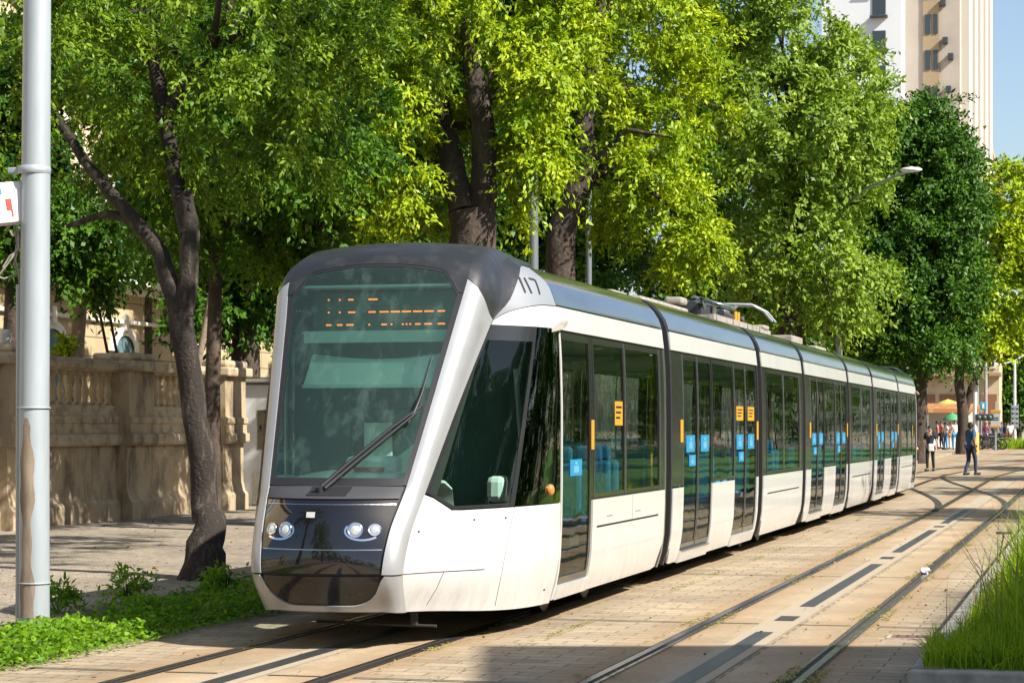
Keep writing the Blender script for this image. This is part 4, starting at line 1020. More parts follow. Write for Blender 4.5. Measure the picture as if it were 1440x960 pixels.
def blades(name, n, x0, x1, y0, y1, h, w, m, lean=.35, prof=None, z0=.1):
    x = RN.uniform(x0, x1, n); y = RN.uniform(y0, y1, n)
    hh = np.array([h * (prof(a, b) if prof else 1) for a, b in zip(x, y)]) * RN.uniform(.55, 1.15, n)
    C = np.stack([x, y, np.full(n, z0)], 1)
    az = RN.uniform(0, 2 * PI, n); ln = np.abs(RN.normal(0, lean, n))
    d0 = np.stack([np.cos(az) * ln * .5, np.sin(az) * ln * .5, np.ones(n)], 1); d0 = unit(d0)
    d1 = unit(np.stack([np.cos(az) * ln * 1.9, np.sin(az) * ln * 1.9, np.ones(n)], 1))
    s = unit(np.cross(d0, RN.normal(size=(n, 3)))) * (w * RN.uniform(.6, 1.3, n) / 2)[:, None]
    v = np.empty((n, 6, 3)); mid = C + d0 * hh[:, None] * .55; tip = mid + d1 * hh[:, None] * .5
    v[:, 0] = C - s; v[:, 1] = C + s; v[:, 2] = mid + s * .8; v[:, 3] = mid - s * .8; v[:, 4] = tip + s * .1; v[:, 5] = tip - s * .1
    me = bpy.data.meshes.new(name); me.vertices.add(n * 6); me.vertices.foreach_set('co', v.reshape(-1).astype(np.float32))
    li = (np.arange(n)[:, None] * 6 + np.array([0, 1, 2, 3, 3, 2, 4, 5])).reshape(-1).astype(np.int32)
    me.loops.add(n * 8); me.loops.foreach_set('vertex_index', li)
    me.polygons.add(n * 2); me.polygons.foreach_set('loop_start', np.arange(0, n * 8, 4, dtype=np.int32))
    me.update(); me.validate()
    a_ = me.attributes.new('rnd', 'FLOAT', 'FACE'); a_.data.foreach_set('value', np.clip(np.repeat(RN.uniform(0, 1, n), 2), 0, 1).astype(np.float32))
    me.materials.append(m); o = bpy.data.objects.new(name, me); COL.objects.link(o); o['kind'] = 'stuff'
    return o
def gprof(x, y): return clamp((x - 4.95) / .55, .2, 1) * (.35 + .65 * clamp((y - 15.35) / 1.6))
blades('grass', 9500, 4.9, 7.2, 15.4, 24, 1.0, .014, LF['grass'], .32, gprof)
blades('grass', 4000, 4.95, 6.6, 24, 44, .75, .02, LF['grass'], .3, lambda x, y: clamp((x - 4.95) / .5, .3, 1))
blades('dry_grass', 420, 4.85, 6.6, 16.0, 26, 1.25, .008, LF['dry'], .5, lambda x, y: clamp((x - 4.7) / .6, .5, 1))
blades('grass', 4200, 4.80, 7.2, 15.22, 16.3, .26, .012, LF['grass'], .7)
# weeds in the strip left of the near track
mb = MB(); mb.add([(-3.45, -30, .008), (-1.98, -30, .008), (-1.98, 60, .06), (-3.45, 60, .06)], [(0, 1, 2, 3)]); struct(mb.build('soil', M['soil']))
def weeds(n, x0, x1, y0, y1, sz, hz, nm='weeds', clump=None):
    x = RN.uniform(x0, x1, n); y = RN.uniform(y0, y1, n)
    wv = .5 + .5 * np.sin(y * 2.3 + 1.2 * np.sin(x * 3)) * np.sin(x * 2.9 + y * .7)
    keep = RN.uniform(0, 1, n) < .35 + .65 * wv
    x, y, wv = x[keep], y[keep], wv[keep]; n = len(x)
    C = np.stack([x, y, .02 + RN.uniform(0, 1, n) ** 1.4 * hz * (.4 + .6 * wv)], 1)
    az = RN.uniform(0, 2 * PI, n); D = unit(np.stack([np.cos(az), np.sin(az), RN.uniform(-.1, .9, n)], 1))
    U = unit(np.cross(np.cross(D, np.array([0, 0, 1.])), D) + RN.normal(size=(n, 3)) * .35); U = unit(U - D * (U * D).sum(1, keepdims=True))
    Lg = RN.uniform(.6, 1.3, n) * sz
    o = leaf_mesh(nm, C, D, U, Lg, Lg * .6, LF['weed'], None, RN.uniform(0, 1, n)); o['kind'] = 'stuff'
weeds(14000, -3.0, -1.82, 12.5, 19.5, .06, .17); weeds(2500, -1.95, -1.6, 12.5, 19.8, .05, .07)
weeds(9000, -3.2, -1.72, 19.5, 27, .07, .15)
LF['moss'] = leaf_mat('moss', (.16, .17, .03), (.32, .30, .06), (1.2, 1.2, .4), .15)
LF['deadleaf'] = leaf_mat('dead_leaf', (.12, .07, .03), (.36, .24, .08), (1.2, 1, .5), .15)
def scatter(nm, n, x0, x1, y0, y1, sz, m, patch_=True):
    x = RN.uniform(x0, x1, n); y = RN.uniform(y0, y1, n) if not patch_ else y0 + (y1 - y0) * RN.uniform(0, 1, n) ** 1.4
    if patch_: k = RN.uniform(0, 1, n) < (.08 + .9 * (np.sin(y * 1.7 + x0) * np.sin(y * .63 + 2 * x0) > .25)); x, y = x[k], y[k]
    n = len(x); C = np.stack([x, y, np.array([gz(b) for b in y]) + .014], 1); az = RN.uniform(0, 2 * PI, n)
    D = unit(np.stack([np.cos(az), np.sin(az), RN.uniform(.02, .5, n)], 1)); U = unit(np.array([0, 0, 1.]) + RN.normal(size=(n, 3)) * .25); U = unit(U - D * (U * D).sum(1, keepdims=True))
    Lg = RN.uniform(.5, 1.3, n) * sz; o = leaf_mesh(nm, C, D, U, Lg, Lg * .55, LF[m], None, RN.uniform(0, 1, n)); o['kind'] = 'stuff'
for xr in (2.40, 2.62, 4.04, 3.83, 1.45, .82): scatter('moss', 2200, xr - .05, xr + .05, 15, 48, .03, 'moss')
scatter('fallen_leaves', 420, -1.6, 4.7, 14, 40, .05, 'deadleaf', False); scatter('fallen_leaves', 900, -11.5, -1.7, 15, 44, .07, 'deadleaf', False); scatter('fallen_leaves', 160, 4.75, 6.5, 15.2, 17, .05, 'deadleaf', False)
for k, (px, py, h, lb) in enumerate(((178, 850, 0.30, 'tall leafy weed between the steel pole and the forked tree'), (215, 878, 0.24, 'low leafy weed at the end of the green strip'), (318, 840, 0.27, 'leafy weed in shade at the foot of the forked tree'), (80, 862, 0.24, 'leafy weed at the foot of the steel pole'))):
    p = on_ground(px, py); t = thing('weed', lb, 'weed', (p.x, p.y, 0))
    crown([(Vector((0, 0, h * .6)), (.18, .18, h * .45))], 14, 24, .1, LF['weed'], t, .16, .2, .1, name='leaves', asp=.4)
    mb = MB()
    for s in range(4): mb.tube([(0, 0, 0), (R.uniform(-.1, .1), R.uniform(-.1, .1), h)], [.006, .003], 5)
    mb.build('stem', M['bark'], t)

# =================================================================== WALL, BUILDINGS
M['stone'] = mat('old_stone', (.39, .30, .185), .85, noise=(2.2, (.14, .106, .065), .44, .66, (1, 1, .45)), bump=(12, .35, .02))
M['stonecap'] = mat('cap_stone', (.43, .34, .22), .85, noise=(4, (.15, .115, .075), .45, .72), bump=(14, .3, .015))
WX = -12.5
wall = thing('balustrade_wall', 'old stone garden wall with turned balusters and heavy piers along the sidewalk', 'wall', (WX, 26, 0))
def wpart(mb, name, m='stone', par=None):
    mb.v = [(x - WX, y - 26, z) for x, y, z in mb.v]
    return mb.build(name, M[m], par or wall)
WY0, WY1 = 5.5, 44.6
PIERS = [44.05 - 4.78 * k for k in range(9)]
def extr(mb, prof, y0, y1, back=.55):
    """profile [(proud, z)] on the street side, swept from y0 to y1"""
    poly = [(WX + p, z) for p, z in prof] + [(WX - back, prof[-1][1]), (WX - back, prof[0][1])]
    mb.prism([(x, y0, z) for x, z in poly], (0, y1 - y0, 0))
mb = MB(); extr(mb, [(.10, -.05), (.10, .33), (.04, .40)], WY0, WY1); wpart(mb, 'plinth')
mb = MB(); extr(mb, [(.03, .40), (.005, .52), (0, .62), (0, 1.45)], WY0, WY1, .5); wpart(mb, 'wall_panel')
mb = MB(); extr(mb, [(.10, 1.45), (.13, 1.5), (.13, 1.66), (.06, 1.69), (.06, 1.86), (.09, 1.89), (.09, 2.0), (.05, 2.03), (.05, 2.22)], WY0, WY1, .52); wpart(mb, 'cornice', 'stonecap')
mb = MB(); extr(mb, [(.02, 2.86), (.10, 2.92), (.12, 3.0), (.08, 3.03), (.08, 3.1)], WY0, WY1, .42); wpart(mb, 'top_rail', 'stonecap')
for y in PIERS:
    w = .58
    mb = MB()
    for prof in ([(.34, -.05), (.34, .34), (.27, .42)], [(.27, .42), (.22, .62), (.22, 1.45)], [(.33, 1.452), (.37, 1.5), (.37, 1.66), (.30, 1.69), (.30, 1.86), (.33, 1.89), (.33, 2.0), (.27, 2.03), (.27, 2.9)]):
        extr(mb, prof, y - w, y + w, .56)
    pr = wpart(mb, 'pier')
    mb = MB(); mb.bbox((WX - .1, y, 3.0), (1.02, 2 * w + .2, .2), .04); mb.bbox((WX - .1, y, 3.17), (.86, 2 * w + .02, .16), .06)
    wpart(mb, 'pier_cap', 'stonecap', pr)
bal = MB(); bal.lathe((0, 0, 0), [(.075, 0), (.075, .06), (.05, .08), (.045, .12), (.075, .2), (.085, .27), (.06, .36), (.038, .46), (.036, .52), (.06, .55), (.06, .58), (.075, .6), (.075, .66)], 10)
b0 = bal.build('baluster', M['stonecap'], wall); b0.location = (-.1, PIERS[0] - .58 - .2 - 26, 2.21); first = True
for k in range(7):
    ya, yb = PIERS[k + 1] + .6, PIERS[k] - .6
    for j in range(11):
        yy = ya + (j + .5) * (yb - ya) / 11
        if first: o = b0; first = False
        else: o = b0.copy(); COL.objects.link(o); o.parent = wall
        o.location = (-.1, yy - 26, 2.21)
t = thing('flower_pot', 'small white flower pot standing on the wall by the steel pole', 'flower pot', (WX - .1, trow(14, WX), 3.25))
mb = MB(); mb.lathe((0, 0, 0), [(.10, 0), (.13, .2), (.15, .26), (.13, .26), (.1, .22), (0, .2)], 14); mb.build('pot', M['white'], t)
# guard booth at the end of the wall
t = thing('guard_booth', 'white guard booth at the end of the balustrade wall, mostly hidden by the tram', 'booth', (-12.2, 47.6, 0))
M['boothwhite'] = mat('booth_white', (.7, .7, .7), .5)
mb = MB(); mb.bbox((0, 0, 1.4), (1.8, 2.2, 2.8), .03); mb.build('cabin', M['boothwhite'], t)
mb = MB(); mb.bbox((0, 0, 2.88), (2.1, 2.5, .14), .03); mb.build('roof', M['trim'], t)
mb = MB(); mb.box((.905, .1, 1.75), (.02, 1.2, .9)); mb.build('window', M['darkglass'], t); mb = MB(); mb.box((0, -1.105, 1.75), (1.0, .02, .9)); mb.build('window', M['darkglass'], t)
mb = MB(); mb.box((-.2, -1.115, .4), (.8, .02, .7)); mb.build('door', M['trim'], t)

def facade_mat(name, base, mort, bw, bh):
    m = mat(name, base, .85, noise=(.7, tuple(c * .72 for c in base), .45, .75))
    nt = m.node_tree; b = nt.nodes['Principled BSDF']; tc = nt.nodes.new('ShaderNodeTexCoord')
    sp = nt.nodes.new('ShaderNodeSeparateXYZ'); nt.links.new(tc.outputs['Object'], sp.inputs[0])
    ad = nt.nodes.new('ShaderNodeMath'); ad.operation = 'ADD'; nt.links.new(sp.outputs['X'], ad.inputs[0]); nt.links.new(sp.outputs['Y'], ad.inputs[1])
    cb = nt.nodes.new('ShaderNodeCombineXYZ'); nt.links.new(ad.outputs[0], cb.inputs[0]); nt.links.new(sp.outputs['Z'], cb.inputs[1])
    br = nt.nodes.new('ShaderNodeTexBrick'); br.inputs['Scale'].default_value = 1; br.inputs['Brick Width'].default_value = bw; br.inputs['Row Height'].default_value = bh; br.inputs['Mortar Size'].default_value = .018
    nt.links.new(cb.outputs[0], br.inputs['Vector'])
    old = b.inputs['Base Color'].links[0].from_socket
    mx = nt.nodes.new('ShaderNodeMix'); mx.data_type = 'RGBA'; mx.inputs['B'].default_value = (*mort, 1)
    nt.links.new(br.outputs['Fac'], mx.inputs['Factor']); nt.links.new(old, mx.inputs['A']); nt.links.new(mx.outputs['Result'], b.inputs['Base Color'])
    bp = nt.nodes.new('ShaderNodeBump'); bp.inputs['Distance'].default_value = .04; bp.inputs['Strength'].default_value = .6; bp.invert = True
    nt.links.new(br.outputs['Fac'], bp.inputs['Height']); nt.links.new(bp.outputs['Normal'], b.inputs['Normal'])
    return m
M['rustic'] = facade_mat('rusticated_stone', (.44, .34, .2), (.16, .115, .065), 1.5, .55)
M['render'] = mat('beige_render', (.5, .4, .26), .85, noise=(.8, (.4, .31, .2), .45, .7))
M['teal'] = mat('teal_shutter', (.03, .30, .30), .6)
M['wood'] = mat('door_wood', (.22, .10, .05), .6)
M['winglass'] = mat('window_glass', (.03, .04, .045), .06, spec=.8)
M['paleblue'] = mat('fanlight_glass', (.12, .2, .22), .1, spec=.8)
M['whitetrim'] = mat('white_trim', (.66, .62, .54), .7)
bx = -22.0
pal = thing('palace_building', 'beige rusticated stone building behind the garden wall, with arched windows and teal shutters', 'building', (bx, 55, 0))
def pb(mb, name, m, par=None):
    mb.v = [(x - bx, y - 55, z) for x, y, z in mb.v]; return mb.build(name, m if isinstance(m, list) else M[m], par or pal)
mb = MB(); mb.box((bx - 6, 55, 3), (12, 90, 6)); pb(mb, 'ground_floor', 'rustic')
mb = MB(); mb.box((bx - 6.2, 55, 10.2), (11.6, 89.6, 7.6)); pb(mb, 'upper_floor', 'render')
mb = MB(); mb.bbox((bx + .25, 55, 6.08), (1.0, 90, .26), .05); mb.bbox((bx + .08, 55, 5.84), (.5, 90, .2), .04); pb(mb, 'ledge', 'whitetrim')
mb = MB(); mb.bbox((bx + .04, 55, 4.92), (.2, 90, .12), .03); pb(mb, 'string_course', 'whitetrim')
mb = MB(); mb.bbox((bx - 6, 55, 14.2), (13, 91, .5), .1); pb(mb, 'roof', 'render')
for k in range(-8, 8):
    y = 59 + k * 4.6
    if not 12 < y < 98: continue
    mb = MB(); n = 14; arc = [(y + .95 * math.cos(PI * i / n), 4.05 + .72 * math.sin(PI * i / n)) for i in range(n + 1)]
    arc2 = [(y + .62 * math.cos(PI * i / n), 4.05 + .48 * math.sin(PI * i / n)) for i in range(n + 1)]
    vs = [Vector((bx + .1, a, z)) for a, z in arc] + [Vector((bx + .1, a, z)) for a, z in arc2]
    fs = [(i, i + 1, n + 2 + i, n + 1 + i) for i in range(n)]
    mb.add(vs, fs); mb.add([v - Vector((.12, 0, 0)) for v in vs], fs)
    mb.add([v for v in vs[:n + 1]] + [v - Vector((.12, 0, 0)) for v in vs[:n + 1]], [(i, i + 1, n + 2 + i, n + 1 + i) for i in range(n)])
    mb.bbox((bx + .07, y, 4.9), (.2, .25, .5), .03)
    f = pb(mb, 'arched_window', 'whitetrim')
    mb = MB(); mb.prism([(bx + .02, a, z) for a, z in arc2], (.02, 0, 0)); mb.box((bx + .03, y, 2.9), (.02, 1.24, 2.3)); pb(mb, 'pane', 'paleblue', f)
    mb = MB(); mb.bbox((bx + .0, y, 8.6), (.3, 1.9, 3.9), .04); f = pb(mb, 'window_frame', 'whitetrim')
    mb = MB(); mb.box((bx + .16, y, 8.5), (.02, 1.3, 3.4)); pb(mb, 'pane', 'winglass', f)
    for s in (-1, 1):
        mb = MB(); mb.bbox((bx + .2, y + s * .55, 8.5), (.05, .5, 3.3), .01); pb(mb, 'shutter', 'teal', f)
    mb = MB(); mb.bbox((bx + .45, y, 6.3), (.9, 2.6, .16), .03); mb.bbox((bx + .84, y, 7.15), (.14, 2.6, .12), .02)
    for j in range(9): mb.lathe((bx + .84, y - 1.15 + j * .29, 6.38), [(.06, 0), (.08, .25), (.04, .5), (.06, .72)], 6)
    pb(mb, 'balcony', 'stonecap')

# tower beyond the trees
M['tower'] = mat('tower_render', (.40, .345, .29), .85, noise=(.15, (.33, .285, .24), .45, .7))
M['cream'] = mat('tower_cream', (.45, .42, .36), .85)
M['towerdark'] = mat('tower_recess', (.30, .22, .13), .85)
M['pale'] = mat('tower_pale', (.62, .64, .66), .8)
tx, ty = -6.6, 203.8
tw = thing('tower', 'tall beige office tower rising behind the trees with cream vertical ribs', 'building', (tx, ty, 0))
mb = MB(); mb.box((-6, 26, 33), (12, 52, 66)); mb.build('shaft', M['tower'], tw)
mb = MB()
for y0 in (2, 12, 22, 32, 42): mb.box((.35, y0 + 3, 33), (.7, 5.2, 66.2))
mb.build('rib', M['cream'], tw)
mb = MB()
for y0 in (9, 19, 29, 39): mb.box((.04, y0 - .3, 33), (.1, 2.6, 66))
mb.build('recess', M['towerdark'], tw)
mb = MB(); mb.box((-2.6, -.05, 33), (1.5, .2, 66.1)); mb.build('recess', M['towerdark'], tw)
for k in range(16):
    for wx, ww in ((-2.9, .5), (-2.2, .4)): mb = MB(); mb.box((wx, -.18, 16 + k * 3.3), (ww, .1, 1.8)); mb.build('window', M['winglass'], tw)
for i, (x, z) in enumerate(((-1.5, 41), (-1.3, 37.5), (-1.0, 33), (-.7, 29), (-1.6, 26.5), (-.8, 36))):
    mb = MB(); mb.bbox((x, -.3, z), (.5, .6, .6), .05); mb.build('cooling_unit', M['darkmetal'], tw)
t = thing('pale_building', 'pale grey-white building wing left of the tower, showing over the tree crowns', 'building', (-15.2, 200, 0))
mb = MB(); mb.box((0, 10, 31), (7.2, 20, 62)); mb.build('wall', M['pale'], t)
for k in range(14):
    mb = MB(); mb.box((1.6, -.03, 18 + k * 3.2), (1.2, .1, 1.7)); mb.build('window', M['winglass'], t)
    mb = MB(); mb.box((1.6, -.35, 16.9 + k * 3.2), (1.6, .7, .15)); mb.build('ledge', M['darkmetal'], t)
p = at(1396, 602, 330)
t = thing('far_roof', 'small far reddish gabled rooftop just right of the tower', 'building', (p.x, p.y, 0))
mb = MB(); mb.box((0, 4, 18), (2.6, 8, 36)); mb.build('wall', M['tower'], t)
mb = MB(); mb.prism([(-1.8, 0, 36), (1.9, 0, 36), (-.6, 0, 46.5)], (0, 8, 0)); mb.build('roof', mat('roof_tile_red', (.42, .24, .17), .8), t)
# low facade at the end of the street
a0, a1 = at(1285, 602, 165), at(1404, 602, 165)
t = thing('street_building', 'low beige building behind the crowd with a projecting ledge and white window', 'building', ((a0.x + a1.x) / 2, a0.y + 3, 0))
W_ = a1.x - a0.x
mb = MB(); mb.box((0, 6, 4.8), (W_, 12, 9.6)); mb.build('wall', M['render'], t)
mb = MB(); mb.bbox((0, -.3, 5.9), (W_ + .4, 1.2, .35), .06); mb.bbox((0, -.1, 9.6), (W_ + .4, .9, .5), .08); mb.build('ledge', M['towerdark'], t)
for k in range(4):
    x = -W_ / 2 + W_ * (k + .5) / 4
    mb = MB(); mb.bbox((x, -.05, 7.5), (1.1, .2, 2.3), .03); f = mb.build('window_frame', M['whitetrim'], t)
    mb = MB(); mb.box((x, -.17, 7.5), (.8, .04, 1.9)); mb.build('pane', M['winglass'], f)
    mb = MB(); mb.box((x, -.03, 2.3), (1.2, .1, 4.2)); mb.build('shop_opening', M['wood'], t)
# office block behind the viewpoint on the right (its shadow lies across the foreground)
ang = math.atan(.27)
t = thing('office_block', 'office block to the right behind the viewpoint', 'building', (14.7, 12.1, 0), ang)
mb = MB(); mb.box((9, -13, 6), (18, 26, 12)); mb.build('wall', M['render'], t)
mb = MB(); mb.box((9, -13, 12.05), (18.1, 26.1, .12)); mb.build('roof', M['whitetrim'], t)
for fl in range(3):
    for k in range(6):
        mb = MB(); mb.box((-.02, -2.5 - k * 4.1, 2 + fl * 3.5), (.1, 2, 1.9)); mb.build('window', M['winglass'], t)
    for k in range(4):
        mb = MB(); mb.box((2.5 + k * 4.1, .02, 2 + fl * 3.5), (2, .1, 1.9)); mb.build('window', M['winglass'], t)

# =================================================================== STREET FURNITURE, LEFT
M['galv'] = mat('galvanised', (.36, .40, .43), .42, metal=.2, noise=(2.5, (.29, .32, .34), .4, .7, (2, 2, .25)))
M['rustpole'] = mat('pole_primer', (.30, .23, .17), .8, noise=(9, (.15, .11, .08), .4, .7, (1, 1, .2)))
M['concrete'] = mat('concrete', (.36, .33, .28), .9, noise=(6, (.2, .18, .15), .45, .75), bump=(20, .3, .01))
pb_ = on_ground(48, 886)
t = thing('steel_pole', 'thick pale-grey steel pole with a weathered brown strip near its foot', 'pole', pb_)
mb = MB(); mb.tube([(0, 0, -.05), (0, 0, 2), (.05, 0, 8)], [.135, .132, .112], 28); mb.build('shaft', M['galv'], t)
mb = MB()                                       # bare strip where the paint has flaked
P = []
for i in range(25):
    z = .12 + 1.75 * i / 24; w = .42 + .12 * math.sin(z * 6) + .08 * math.sin(z * 17 + 1); w *= clamp((1.9 - z) / .12, .15, 1)
    P.append([Vector(((.1375 - .0018 * z) * math.cos(a), (.1375 - .0018 * z) * math.sin(a), z)) for a in np.linspace(-1.60 - w * 1.05, -1.60 + w * 1.0, 9)])
mb.grid(P, 0, .003, flip=True); mb.build('bare_strip', M['rustpole'], t)
for z in (.42, 1.96, 4.05):
    mb = MB(); mb.lathe((0, 0, z), [(.138, -.035 if z > 3 else -.008), (.145, -.03 if z > 3 else -.006), (.145, .03 if z > 3 else .006), (.138, .035 if z > 3 else .008)], 24)
    if z > 3: mb.bbox((-.16, -.03, 0 + z), (.12, .1, .05), .01)
    mb.build('clamp_band', M['galv'], t)
mb = MB(); mb.lathe((0, 0, 0), [(.2, -.02), (.19, .05), (.15, .09)], 20); mb.build('foot', M['concrete'], t)
Zp = (pb_ - Vector((CX, CY, 0))).dot(Vector((-sT, cT, 0)))
c0 = at(26, 885, Zp); c1 = at(27, 400, Zp)
t = thing('conduit_pipe', 'thin grey conduit pipe standing beside the thick steel pole', 'pipe', (c0.x, c0.y, 0))
mb = MB(); mb.tube([(0, 0, 0), (c1.x - c0.x, c1.y - c0.y, c1.z)], .027, 10); mb.build('pipe', M['galv'], t)
mb = MB()
for z in (.4, 1.95): mb.tube([(0, 0, z), (.12, 0, z), (.2, 0, z + .02)], .009, 6)
mb.build('strap', M['darkmetal'], t)
bc = at(8, 287, Zp)
t = thing('junction_box', 'tilted white electrical box hung on the steel pole, with red and blue marks', 'electrical box', bc, TH)
rm = Matrix.Rotation(math.radians(-9), 3, 'Y') @ Matrix.Rotation(math.radians(28), 3, 'Z')
mb = MB(); mb.bbox((0, 0, 0), (.33, .2, .36), .015); mb.v = [tuple(rm @ Vector(v)) for v in mb.v]; mb.build('casing', M['boothwhite'], t)
mb = MB(); mb.box((-.0, -.104, -.02), (.05, .006, .10), 0); mb.box((-.10, -.104, .10), (.1, .006, .05), 1); mb.box((.02, -.104, -.1), (.012, .006, .06), 0); mb.v = [tuple(rm @ Vector(v)) for v in mb.v]; mb.build('sticker', [M['red'], M['blue']], t)
mb = MB(); mb.box((.2, .05, .0), (.08, .06, .22)); mb.v = [tuple(rm @ Vector(v)) for v in mb.v]; mb.build('bracket', M['darkmetal'], t)
t = thing('cable_bundle', 'tangle of pale cables hanging from the white box down to the conduit', 'cable', at(22, 320, Zp))
o0 = at(22, 320, Zp)
for pts in (((10, 318), (18, 332), (26, 328), (27, 345), (22, 365), (26, 382), (28, 400)), ((34, 316), (28, 330), (25, 350), (10, 372), (-4, 390)), ((20, 316), (24, 340), (20, 372), (24, 385), (6, 392), (-6, 388)), ((24, 318), (27, 350), (14, 360), (4, 376))):
    mb = MB(); mb.tube([at(a, b, Zp + R.uniform(-.03, .03)) - o0 for a, b in pts], .009, 6); mb.build('cable', M['beige'], t)

M['galvdark'] = mat('galvanised_dark', (.13, .145, .155), .5, metal=.2)
# grey lamp posts behind the tram
for px, r, top, Zq, lb in ((750, .14, 200, 52, 'grey street pole behind the tram roof, nearer the big bright trunk'), (828, .095, 170, 60, 'thin grey street pole behind the tram roof beside the crooked trunk')):
    b = at(px, 602, Zq); tp = at(px, top, Zq)
    t = thing('street_pole', lb, 'pole', (b.x, b.y, 0)); mb = MB(); mb.tube([(0, 0, 0), (0, 0, tp.z)], [r, r * .8], 14); mb.lathe((0, 0, 0), [(r * 1.8, 0), (r * 1.6, .2), (r, .3)], 14); mb.build('shaft', M['galvdark'], t)
    mb = MB(); mb.lathe((0, 0, tp.z), [(r * .9, 0), (r * .9, .05), (0, .12)], 12); mb.build('cap', M['galv'], t)
M['bluepole'] = mat('blue_paint', (.05, .16, .22), .4, coat=.3)
b = at(1284, 602, 97); tp = at(1284, 440, 97)
t = thing('blue_mast', 'dark blue-green mast standing just beyond the tram tail', 'mast', (b.x, b.y, gz(b.y)))
mb = MB(); mb.tube([(0, 0, 0), (0, 0, tp.z - gz(b.y))], [.19, .17], 16); mb.build('shaft', M['bluepole'], t)
mb = MB(); mb.lathe((0, 0, tp.z - gz(b.y)), [(.2, 0), (.2, .06), (0, .1)], 16); mb.build('cap', M['trim'], t)
hp = at(1281, 239, 62); b = at(1180, 602, 68.5)
t = thing('street_lamp', 'street lamp whose oval head pokes out of the olive and dark crowns', 'street lamp', (b.x, b.y, gz(b.y)))
rel = hp - t.location
mb = MB(); mb.tube([(0, 0, 0), (0, 0, rel.z - .5), (rel.x * .4, rel.y * .4, rel.z - .1), (rel.x, rel.y, rel.z)], [.12, .09, .05, .04], 10); mb.build('pole', M['galv'], t)
mb = MB(); mb.lathe((0, 0, 0), [(0, -.08), (.16, -.055), (.22, 0), (.17, .055), (0, .09)], 16); mb.v = [(rel.x + v[0] * 1.5, rel.y + v[1], rel.z + v[2]) for v in mb.v]; mb.build('lamp_head', M['boothwhite'], t)
# T-shaped marker in the grass
p = on_ground(1404, 806); tpz = at(1412, 749, (p - Vector((CX, CY, 0))).dot(Vector((-sT, cT, 0))))
t = thing('valve_key', 'thin dark T-handled rod standing in the long grass', 'rod', (p.x, p.y, .08)); h = tpz.z - .08
mb = MB(); mb.tube([(0, 0, 0), (tpz.x - p.x, tpz.y - p.y, h)], .014, 8); mb.build('rod', M['rubber'], t)
mb = MB(); mb.box((tpz.x - p.x, tpz.y - p.y, h), (.20, .025, .03), rz=TH); mb.build('handle', M['rubber'], t)

